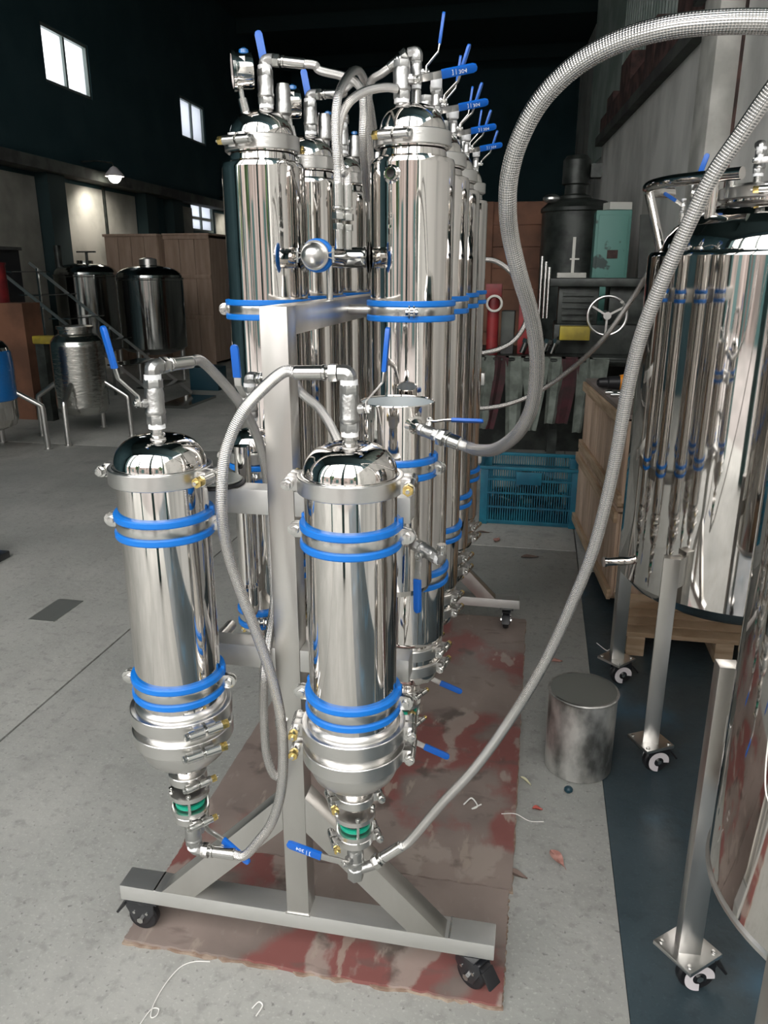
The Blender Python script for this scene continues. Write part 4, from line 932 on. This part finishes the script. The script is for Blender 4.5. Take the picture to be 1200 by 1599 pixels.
# ================================================================== BLUE CRATE
bx0, bx1, by0, by1, bz = -.31, .285, 4.60, 5.00, .375
t = thing('plastic_crate', (-.01, 4.8, 0), 'blue slatted plastic crate on the floor behind the columns', 'crate')
b = MB()
for (a, c) in (((bx0 - .01, by0 - .01), (bx1 + .01, by0 + .015)), ((bx0 - .01, by1 - .015), (bx1 + .01, by1 + .01)), ((bx0 - .01, by0), (bx0 + .015, by1)), ((bx1 - .015, by0), (bx1 + .01, by1))):
    b.span((a[0], a[1], bz - .02), (c[0], c[1], bz)); 
b.build('rim', 'crateblue', t, bevel=.003)
for x in (bx0, bx1 - .05):
    for y in (by0, by1 - .04): b = MB(); b.span((x, y, .0), (x + .05, y + .04, bz - .02)); b.build('corner_post', 'crateblue', t, bevel=.006)
b = MB()
for i in range(34):
    x = bx0 + .055 + i * (bx1 - bx0 - .11) / 33
    for y in (by0 + .008, by1 - .012): b.span((x - .003, y, .02), (x + .003, y + .006, bz - .02))
for i in range(22):
    y = by0 + .045 + i * .0145
    for x in (bx0 + .006, bx1 - .012): b.span((x, y - .003, .02), (x + .006, y + .003, bz - .02))
g = b.build('lattice', 'crateblue', t); g['kind'] = 'stuff'
for z in (.02, .11, .20, .285):
    for y0 in (by0 + .001, by1 - .012): b = MB(); b.span((bx0, y0, z), (bx1, y0 + .011, z + .012)); b.build('rail', 'crateblue', t)
b = MB(); b.span((-.09, by0 - .003, .265), (.06, by0 + .008, .345)); b.build('name_panel', 'crateblue', t, bevel=.002)
b = MB(); b.span((bx0 + .01, by0 + .014, .004), (bx1 - .01, by1 - .014, .018)); b.build('bottom', 'crateblue', t)
t = thing('scrap_bundle', (-.01, 4.8, .018), 'dark scrap filling the blue slatted crate', 'scrap')
b = MB()
for i in range(16): b.box((random.uniform(-.22, .2), random.uniform(4.68, 4.92), random.uniform(.05, .27)), (.13, .05, .05), Matrix.Rotation(random.uniform(0, 3), 3, 'Z'))
b.build('offcuts', 'machine', t)
# ================================================================== WOODEN CRATES (left faces boarded)
def wcrate(z0, z1, label, x_far, x_near, yf, yn, w=.75):
    t = thing('wooden_crate', ((x_far + x_near) / 2 + w / 2, (yf + yn) / 2, z0), label, 'crate')
    ang = math.atan2(x_near - x_far, yf - yn)
    nb = 5
    def P(s, d, z): return Vector((x_far + (x_near - x_far) * s + d * math.cos(ang), yf + (yn - yf) * s + d * math.sin(ang), z))
    def slab(s0, s1, d0, d1, za, zb_, nm, m):
        b = MB(); vs = [P(s, d, z) for s in (s0, s1) for d in (d0, d1) for z in (za, zb_)]
        b.add(vs, [(0, 1, 3, 2), (4, 6, 7, 5), (0, 4, 5, 1), (2, 3, 7, 6), (0, 2, 6, 4), (1, 5, 7, 3)]); b.build(nm, m, t, bevel=.002)
    for i in range(nb):
        s0 = i / nb; slab(s0 + .002, s0 + 1 / nb - .002, 0, .015, z0 + .03, z1 - .03, 'side_board', 'wood')
    for za, zb_ in ((z1 - .07, z1 - .02), (z0 + .02, z0 + .07)): slab(-.01, 1.01, -.018, 0, za, zb_, 'batten', 'woodx')
    for i in range(4):
        d0 = .015 + i * (w - .03) / 4; slab(.985, 1.0, d0 + .002, d0 + (w - .03) / 4 - .002, z0 + .03, z1 - .03, 'end_board', 'wood')
    slab(-.005, 1.005, -.005, w, z1 - .02, z1, 'lid_panel', 'woodtop' if z1 > .8 else 'wood')
    slab(0, .015, .015, w - .015, z0 + .03, z1 - .03, 'end_board', 'wood'); slab(0, 1, w - .015, w, z0 + .03, z1 - .03, 'side_board', 'wood')
    for s in (.05, .35, .65, .93): slab(s - .03, s + .03, .0, w, z0 - .0, z0 + .02, 'skid', 'woodx')
wcrate(.04, .50, 'lower pale wooden crate in the stack left of the right tank', .268, .385, 4.62, 3.42)
wcrate(.50, .925, 'upper pale wooden crate with tools on its grey lid', .275, .390, 4.55, 3.38)
t = thing('wooden_pallet', (.9, 3.2, 0), 'pale wooden pallet on the floor under the crates behind the right tank', 'pallet')
for i in range(5): b = MB(); b.span((.40, 2.98 + i * .085, .085), (1.18, 3.05 + i * .085, .105)); b.build('deck_board', 'woodx', t, bevel=.002)
for x in (.42, .76, 1.10): b = MB(); b.span((x, 2.98, .0), (x + .07, 3.39, .085)); b.build('bearer', 'woodx', t, bevel=.003)
# tools on the lid
t = thing('power_drill', (.35, 4.12, .925), 'black and orange power drill lying on the upper crate', 'drill')
b = MB(); b.lathe([(.012, 0), (.022, .008), (.026, .03), (.026, .05), (.032, .055), (.034, .10), (.036, .11)], (.30, 4.1, .962), 24, (1, .1, 0)); b.build('chuck', 'black', t)
b = MB(); b.lathe([(.037, 0), (.040, .02), (.040, .09), (.034, .13)], (.41, 4.11, .965), 24, (1, .1, 0)); b.build('body', 'orange', t)
b = MB(); b.bar((.49, 4.12, .965), (.53, 4.0, .947), .04, .035); b.build('grip', 'black', t, bevel=.006)
for k, (y, z, x0, lab) in enumerate(((3.93, .936, .33, 'steel rod on the upper crate, rearmost'), (3.86, .936, .35, 'steel rod on the upper crate, middle'), (3.77, .937, .38, 'steel rod on the upper crate, nearest'))):
    b = MB(); b.cyl((x0, y, z), (x0 + .5, y - .01 * k, z), .010, 12); b.lathe([(.014, 0), (.014, .02)], (x0 + .01, y, z), 12, (1, 0, 0)); tag(b.build('steel_rod', 'bright', org=(x0, y, z - .01)), lab, 'rod', 'steel rods on the upper crate')

# ================================================================== WORKSHOP BACK RIGHT
t = thing('workbench', (.2, 6.5, 0), 'dark iron workbench at the back right under the lathe', 'bench')
b = MB(); b.span((-.75, 5.95, .84), (.90, 6.85, .90)); b.build('bench_top', 'machine', t, bevel=.005)
for x in (-.7, .1, .82):
    for y in (6.0, 6.75): b = MB(); b.span((x, y, 0), (x + .07, y + .07, .84)); b.build('leg', 'machine', t)
b = MB(); b.span((-.7, 6.80, 0), (.88, 6.84, .84)); b.build('back_panel', 'machine', t)
# cloth strips over a rail
b = MB(); b.cyl((-.75, 5.86, .885), (.62, 5.86, .885), .014, 10); tag(b.build('rail', 'machine', org=(0, 5.86, .885)), 'dark rail along the bench front carrying grey cloth strips', 'rail')
xs = [-.58, -.47, -.37, -.27, -.17, -.07, .03, .13, .23, .33, .43]
for i, x in enumerate(xs):
    w = random.uniform(.09, .15); zb_ = random.choice((.30, .42, .50, .36, .56)); n = 14; b = MB(); vs = []
    ph = random.uniform(0, 6); lean = random.uniform(-.10, .06)
    for j in range(n + 1):
        z = .90 - (.90 - zb_) * j / n; yy = 5.842 - .012 * math.sin(j * .7 + ph)
        for s in range(5):
            q = s / 4 - .5; vs.append((x + q * w * (1 - .35 * j / n) + lean * (j / n) ** 1.4, yy - .018 * math.cos(q * 9 + ph) - .004, z))
    k = len(vs); fs = []
    for j in range(n):
        for s in range(4): a = j * 5 + s; fs.append((a, a + 5, a + 6, a + 1))
    # over-the-rail flap
    b.add(vs + [(p[0], p[1] + .004, p[2]) for p in vs], fs + [(k + f[0], k + f[3], k + f[2], k + f[1]) for f in fs])
    b.box((x, 5.862, .905), (w, .05, .008))
    names = ['leftmost', 'second from left', 'third from left', 'fourth from left', 'fifth from left', 'sixth from left', 'seventh from left', 'eighth from left', 'ninth from left', 'tenth from left', 'rightmost']
    tag(b.build('cloth_strip', 'cloth2' if i in (3, 8) else 'cloth', ang=60, org=(x, 5.86, zb_)), ('dark maroon' if i in (3, 8) else 'grey') + ' cloth strip over the bench rail, ' + names[i], 'cloth', 'cloth strips over the bench rail')
# lathe with handwheel
t = thing('lathe', (.35, 6.3, .90), 'dark oily lathe with a steel handwheel on the workbench', 'machine')
b = MB(); b.span((.10, 6.2, .90), (.85, 6.75, 1.12)); b.span((.12, 6.25, 1.12), (.42, 6.65, 1.40)); b.span((.05, 6.15, 1.40), (.86, 6.8, 1.46)); b.build('body', 'machine', t, bevel=.01)
b = MB(); b.span((.50, 6.30, 1.12), (.85, 6.75, 1.40)); b.build('headstock', 'machine', t, bevel=.01)
for i in range(5): b = MB(); b.span((.15, 6.22, 1.15 + i * .045), (.38, 6.26, 1.175 + i * .045)); b.build('cooling_fin', 'machine', t)
b = MB(); hc = Vector((.47, 5.98, 1.20)); n = 40
b.tube([hc + Vector((.137 * math.cos(2 * PI * i / n), 0, .137 * math.sin(2 * PI * i / n))) for i in range(n + 1)], .011, 10)
for k in range(3):
    a = k * 2.094 + .5; b.bar(hc, hc + Vector((.135 * math.cos(a), 0, .135 * math.sin(a))), .014, .012, (0, 1, 0))
b.cyl(hc + Vector((0, -.02, 0)), hc + Vector((0, .22, 0)), .028, 20); b.build('handwheel', 'satin', t)
b = MB(); b.cyl(hc + Vector((.09, 0, .10)), hc + Vector((.09, -.06, .10)), .012, 12); b.build('wheel_knob', 'bright', t)
b = MB(); b.cyl((.18, 6.2, 1.05), (.14, 6.1, 1.02), .02, 12); b.cyl((.05, 6.2, 1.0), (.0, 6.05, 1.08), .012, 10); b.build('feed_lever', 'bright', t)
# yellow box, T bracket, motor tank, green cabinet
b = MB(); b.span((.14, 5.99, 1.02), (.36, 6.12, 1.12)); yb = tag(b.build('yellow_box', 'yellow', bevel=.006, org=(.25, 6.05, 1.02)), 'dirty yellow plastic box on the lathe bed', 'box')
t = thing('tripod_bracket', (.20, 6.4, 1.46), 'pale upright steel bracket standing on the machine table', 'bracket')
b = MB(); b.span((.10, 6.35, 1.461), (.32, 6.45, 1.50)); b.build('foot', 'concpost', t, bevel=.006)
b = MB(); b.bar((.215, 6.4, 1.49), (.215, 6.4, 1.76), .022, .022, (0, 1, 0)); b.bar((.19, 6.4, 1.60), (.26, 6.4, 1.60), .014, .012); b.build('upright', 'concpost', t)
t = thing('agitator_drum', (.28, 8.2, 0), 'dark upright drum with a motor on its lid behind the bench', 'drum')
b = MB(); b.lathe([(.0001, .8), (.32, .8), (.33, .82), (.33, 2.05), (.345, 2.06), (.345, 2.09), (.28, 2.15), (.10, 2.19), (.0001, 2.2)], (.28, 8.2, 0), 48); b.build('body', 'machine', t)
b = MB(); b.lathe([(.16, 2.17), (.16, 2.2), (.10, 2.22), (.10, 2.30), (.13, 2.31), (.13, 2.52), (.10, 2.56), (.0001, 2.57)], (.25, 8.2, 0), 28); b.span((.38, 8.1, 2.36), (.48, 8.26, 2.48)); b.build('motor', 'machine', t)
for a in (0, 2.1, 4.2): b = MB(); b.cyl((.28 + .28 * math.cos(a), 8.2 + .28 * math.sin(a), 0), (.28 + .28 * math.cos(a), 8.2 + .28 * math.sin(a), .82), .03, 10); b.build('leg', 'machine', t)
b = MB(); b.ball((.03, 8.0, 2.17), .07, 14, (1.2, 1, .6)); b.build('charge_port', 'satin', t)
t = thing('electric_cabinet', (.62, 7.6, 0), 'flaking green enamel cabinet against the right wall', 'cabinet')
b = MB(); b.span((.42, 7.4, .9), (.72, 7.75, 2.02)); b.build('body', 'greencab', t, bevel=.008)
b = MB(); b.span((.445, 7.385, 1.0), (.695, 7.4, 1.98)); b.build('door', 'greencab', t, bevel=.004)
b = MB(); b.span((.535, 7.375, 1.62), (.625, 7.386, 1.69)); b.build('name_plate', 'brownbeam', t)
b = MB(); b.span((.42, 7.4, 0), (.72, 7.75, .9)); b.build('plinth', 'machine', t)
b = MB(); b.box((.60, 7.5, 2.055), (.20, .16, .06), Matrix.Rotation(.3, 3, 'Z')); tag(b.build('paper_packet', 'paper', org=(.6, 7.5, 2.02)), 'crumpled pale packet on top of the green cabinet', 'packet')
# plank leaning by wall
t = thing('leaning_plank', (.73, 6.9, 0), 'grey plank leaning on the right wall beside the green cabinet', 'plank')
b = MB(); b.bar((.84, 6.85, .9), (.80, 6.95, 1.95), .12, .025, (0, 1, 0)); b.build('board', 'ledge', t)
t = thing('leaning_plank', (.88, 6.4, 0), 'tall pale plank standing at the right wall behind the large tank', 'plank')
b = MB(); b.bar((.86, 6.3, .2), (.86, 6.35, 1.55), .12, .03, (0, 1, 0)); b.build('board', 'concpost', t)
# big dark-red packing crate behind
t = thing('packing_crate', (-.25, 9.0, 0), 'dark reddish plywood packing crate behind the workbench', 'crate')
for i in range(6): b = MB(); b.span((-.58, 8.6, .9 + i * .215), (.06, 8.63, 1.11 + i * .215)); b.build('side_board', 'woodback', t)
b = MB(); b.span((-.62, 8.63, 0), (.10, 9.3, 2.2)); b.build('carcass', 'woodback', t)
for x in (-.62, .03): b = MB(); b.span((x, 8.57, .9), (x + .07, 8.6, 2.2)); b.build('corner_batten', 'woodback', t)
# red clamp and red cylinder, tubes
t = thing('red_pipe_stand', (-.36, 6.05, .90), 'red pipe stand with a pale ring on the bench', 'stand')
b = MB(); b.cyl((-.36, 6.05, .90), (-.36, 6.05, 1.34), .045, 16); b.box((-.36, 6.05, 1.37), (.12, .06, .10)); b.build('column', 'red', t, bevel=.006)
b = MB(); b.tube([Vector((-.35, 5.99, 1.28)) + Vector((.055 * math.cos(i * PI / 10), 0, .055 * math.sin(i * PI / 10))) for i in range(21)], .009, 8); b.build('ring', 'concpost', t)
b = MB(); b.span((-.17, 6.1, .9), (-.07, 6.3, 1.38)); tag(b.build('red_toolbox', 'red', bevel=.01, org=(-.12, 6.2, .9)), 'upright dark red steel box on the bench', 'box')
b = MB(); b.span((-.30, 6.1, .9), (-.20, 6.3, 1.22)); tag(b.build('grey_block', 'ledge', bevel=.01, org=(-.25, 6.2, .9)), 'grey metal block on the bench between the red things', 'block')
for i, x in enumerate((-.02, .012, .04)):
    b = MB(); b.cyl((x, 6.3, 1.16), (x, 6.32, 1.62 - i * .04), .012, 10); tag(b.build('hanging_tube', 'bright', org=(x, 6.3, 1.16)), 'thin bright tube hanging left of the lathe, ' + ('left', 'middle', 'right')[i] + ' of three', 'tube', 'hanging tubes')
for i, (x, y) in enumerate(((-.05, 6.0), (.03, 5.99), (-.13, 6.01), (.09, 6.0))):
    t = thing('pipe_fitting', (x, y, .90), 'small oily pipe fitting on the bench edge, ' + ('second from left', 'third from left', 'leftmost', 'rightmost')[i] + ' of four', 'fitting', 'oily fittings on the bench edge')
    b = MB(); b.cyl((x, y, .92), (x + .03, y, 1.01), .022, 12); b.build('stub', 'darksteel', t); b = MB(); hexnut(b, (x + .03, y, 1.01), (.3, 0, 1), .032, .03); b.build('nut', 'darksteel', t)

# ================================================================== LEFT BACKGROUND
def bg_tank(name, x, y, z0, z1, r, m, label, legs, foot_r, dome=.10, bowl=.12, group=None):
    t = thing(name, (x, y, 0), label, 'tank', group)
    pr = [(.0001, z0 - bowl), (r * .5, z0 - bowl * .8), (r * .85, z0 - bowl * .4), (r, z0), (r, z1), (r * 1.02, z1 + .01), (r * 1.02, z1 + .03), (r * .98, z1 + .035)]
    b = MB(); b.lathe(pr, (x, y, 0), 64, cap=False); b.build('shell', m, t)
    b = MB(); b.lathe([(r * .98, z1 + .035)] + [(r * .98 * math.cos(PI / 2 * i / 8) ** .7 + .0001, z1 + .035 + dome * math.sin(PI / 2 * i / 8)) for i in range(1, 8)] + [(r * .25, z1 + .035 + dome), (r * .25, z1 + .07 + dome), (.0001, z1 + .075 + dome)], (x, y, 0), 64, cap=False); b.build('domed_top', m, t)
    return t
t1 = bg_tank('storage_tank', -6.7, 10.9, .42, 1.44, .46, 'darksteel', 'dark steel tank at the far left, left one of the big pair', 3, .4, .16)
b = MB(); b.cyl((-7.0, 10.7, 1.5), (-7.0, 10.7, 1.88), .05, 12); b.build('vent_pipe', 'machine', t1)
b = MB(); b.cyl((-6.6, 10.8, 1.62), (-6.6, 10.8, 1.80), .02, 10); b.bar((-6.75, 10.8, 1.79), (-6.45, 10.8, 1.79), .03, .02); b.build('handwheel', 'machine', t1)
t2 = bg_tank('storage_tank', -5.45, 10.45, .48, 1.40, .46, 'darksteel', 'dark steel tank in front of the packing crate, right one of the big pair', 3, .4, .16)
b = MB(); b.lathe([(.12, 1.60), (.12, 1.68), (.05, 1.70)], (-5.45, 10.45, 0), 20); b.build('neck', 'satin', t2)
for tt, cx, cy in ((t1, -6.7, 10.9), (t2, -5.45, 10.45)):
    for a in (20, 140, 260): b = MB(); b.cyl((cx + .38 * math.cos(R(a)), cy + .38 * math.sin(R(a)), 0), (cx + .38 * math.cos(R(a)), cy + .38 * math.sin(R(a)), .5), .032, 12); b.build('leg', 'satin', tt)
# packing crate with boards and battens
CX0, CX1, CY0 = -7.05, -5.35, 12.35
t = thing('packing_crate', (-6.2, 12.9, 0), 'tall brown plywood packing crate by the left wall', 'crate')
q = Matrix.Rotation(R(0), 3, 'Z')
def cb(nm, a, c, m='woodfar'): b = MB(); b.span(a, c); b.build(nm, m, t, bevel=.004)
nb = 6
CXc = -6.15
for i in range(3): 
    w = (CX1 - CXc) / 3
    for (z0, z1) in ((.05, .78), (.80, 1.43), (1.45, 2.05)): cb('side_board', (CXc + i * w + .004, CY0 + .03, z0), (CXc + (i + 1) * w - .004, CY0 + .05, z1))
cb('carcass', (CXc + .01, CY0 + .05, .05), (CX1 - .01, 14.0, 2.04))
for z in (.02, .76, 1.41, 2.02): cb('batten', (CXc, CY0, z), (CX1, CY0 + .03, z + .06))
cb('top_panel', (CXc + .0, CY0 - .02, 2.08), (CX1 + .02, 14.0, 2.11))
t = thing('packing_crate', (-6.7, 12.6, 0), 'second brown packing crate turned beside the tall one, behind the tanks', 'crate')
for i in range(4): cb('side_board', (-7.10 + i * .232, 12.2, .05), (-6.875 + i * .232, 12.22, 2.06))
cb('carcass', (-7.09, 12.22, .05), (-6.17, 13.5, 2.06)); cb('top_panel', (-7.12, 12.17, 2.06), (-6.16, 13.5, 2.10))
# two small tanks on tube legs
def small_tank(x, y, wrap, label):
    t = thing('legged_tank', (x, y, 0), label, 'tank', 'small tanks on tube legs at the left')
    r = .235
    b = MB(); b.lathe([(.0001, .20), (.14, .21), (.21, .24), (r, .30), (r, .86), (r - .01, .90), (.19, .945), (.15, .965), (.15, 1.0), (.165, 1.005), (.165, 1.03), (.14, 1.035), (.0001, 1.03)], (x, y, 0), 64, cap=False)
    b.build('shell', 'mirror' if wrap else 'clearfilm', t)
    if wrap:
        b = MB(); b.lathe([(r + .004, .46), (r + .012, .47), (r + .008, .60), (r + .013, .72), (r + .006, .86), (r - .004, .875)], (x, y, 0), 48, cap=False); b.build('stretch_film', 'film', t)
    for a in (-80, 10, 100, 190) if not wrap else (-62, 28, 118, 208):
        d = Vector((math.cos(R(a)), math.sin(R(a)), 0)); c = Vector((x, y, 0))
        pts = [c + d * (r - .01) + Vector((0, 0, .52)), c + d * (r + .17) + Vector((0, 0, .40)), c + d * (r + .19) + Vector((0, 0, .385)), c + d * (r + .195) + Vector((0, 0, .36)), c + d * (r + .20)]
        b = MB(); b.tube(pts, .024, 12); b.cyl(c + d * (r + .20), c + d * (r + .20) + Vector((0, 0, .012)), .035, 12); b.build('leg', 'satin', t)
    return t
small_tank(-4.22, 6.58, False, 'small wrapped steel tank on bent tube legs, second from the left edge')
small_tank(-4.62, 5.78, True, 'small tank wrapped in blue film at the left edge')
# mobile stairs
t = thing('step_stand', (-5.2, 8.6, 0), 'dark steel step stand rising to the left between the tanks', 'stairs')
for y in (8.25, 9.0): b = MB(); b.bar((-4.25, y, .06), (-6.3, y, 1.62), .010, .035); b.build('stringer', 'satin', t)
for i in range(6):
    f = (i + .6) / 6; x = -4.25 - 2.05 * f; z = .06 + 1.56 * f; b = MB(); b.span((x - .14, 8.26, z - .012), (x + .14, 8.99, z)); b.build('tread', 'darksteel', t)
b = MB(); b.span((-4.32, 8.2, .0), (-3.95, 9.05, .03)); b.build('foot_plate', 'darksteel', t)
for x, z in ((-5.3, .86), (-6.2, 1.55)):
    for y in (8.25, 9.0): b = MB(); b.bar((x, y, 0), (x, y, z), .025, .025, (0, 1, 0)); b.build('support', 'darksteel', t)
b = MB(); b.span((-5.62, 8.0, .98), (-5.08, 8.16, 1.10)) if False else b.span((-5.12, 7.2, .80), (-4.85, 7.32, .88)); tag(b.build('yellow_beam', 'yellow', bevel=.01, org=(-5.1, 7.25, .8)), 'yellow steel beam end between the two small tanks', 'beam')
b = MB(); b.span((-5.1, 7.21, 0), (-5.0, 7.31, .799)); o = b.build('trestle_leg', 'machine', org=(-5.1, 7.25, 0)); tag(o, 'dark trestle leg under the yellow beam', 'trestle')
t = thing('steel_cabinet', (-7.4, 9.3, 0), 'dark cabinet with a pale shelf edge at the far left', 'cabinet')
b = MB(); b.span((-7.6, 9.0, 0), (-6.85, 9.6, 1.78)); b.build('body', 'blackmetal', t); b = MB(); b.span((-7.65, 8.95, 1.78), (-6.8, 9.6, 1.82)); b.build('top', 'ledge', t)
for i in range(4): b = MB(); b.span((-7.5, 8.98, 1.95 + i * .06), (-7.05, 9.2, 1.98 + i * .06)); tag(b.build('stacked_plate', 'ledge', org=(-7.3, 9.1, 1.95 + i * .06)), 'grey plate in the stack on the far left cabinet, ' + ('lowest', 'second', 'third', 'topmost')[i], 'plate', 'plates on the far left cabinet')
for x in (-7.5, -7.08): b = MB(); b.span((x, 9.0, 1.82), (x + .03, 9.2, 2.2)); b.build('plate_support', 'ledge', t)
b = MB(); b.cyl((-5.62, 7.4, 1.20), (-5.62, 7.4, 1.58), .13, 20); b.lathe([(.14,0),(.14,.02)],(-5.62,7.4,1.58),20); tag(b.build('red_drum', 'red', org=(-5.62, 7.4, 1.2)), 'dull red drum at the left edge above the blue-wrapped tank', 'cylinder')
b = MB(); b.span((-5.80, 7.25, 0), (-5.22, 7.55, 1.20)); tag(b.build('timber_stand', 'woodback', org=(-5.25, 7.7, 0)), 'brown timber stand under the red drum at the left edge', 'stand')
b = MB(); b.span((-4.55, 9.6, .0), (-4.15, 9.9, .30)); tag(b.build('blue_bin', 'bluebin', bevel=.01, org=(-4.35, 9.75, 0)), 'dark blue-green bin on the floor behind the step stand', 'bin')
b = MB(); b.span((-3.02, 3.30, .0), (-2.80, 3.50, .04)); b.span((-3.06, 3.36, .04), (-2.92, 3.46, .20)); tag(b.build('black_stand', 'blackmetal', bevel=.008, org=(-2.5, 3.4, 0)), 'black stand foot cut by the left edge', 'stand')
# steel trolley parts behind the left column
t = thing('pipe_trolley', (-5.6, 14.5, 0), 'pale pipe trolley behind the packing crate at the rear left', 'trolley')
for x in (-5.15, -4.85): b = MB(); b.cyl((x, 14.5, 0), (x, 14.5, 2.6), .035, 10); b.build('pole', 'concpost', t)
for z in (.35, .9, 1.5): b = MB(); b.span((-5.2, 14.3, z), (-4.6, 14.7, z + .05)); b.build('shelf', 'satin', t)
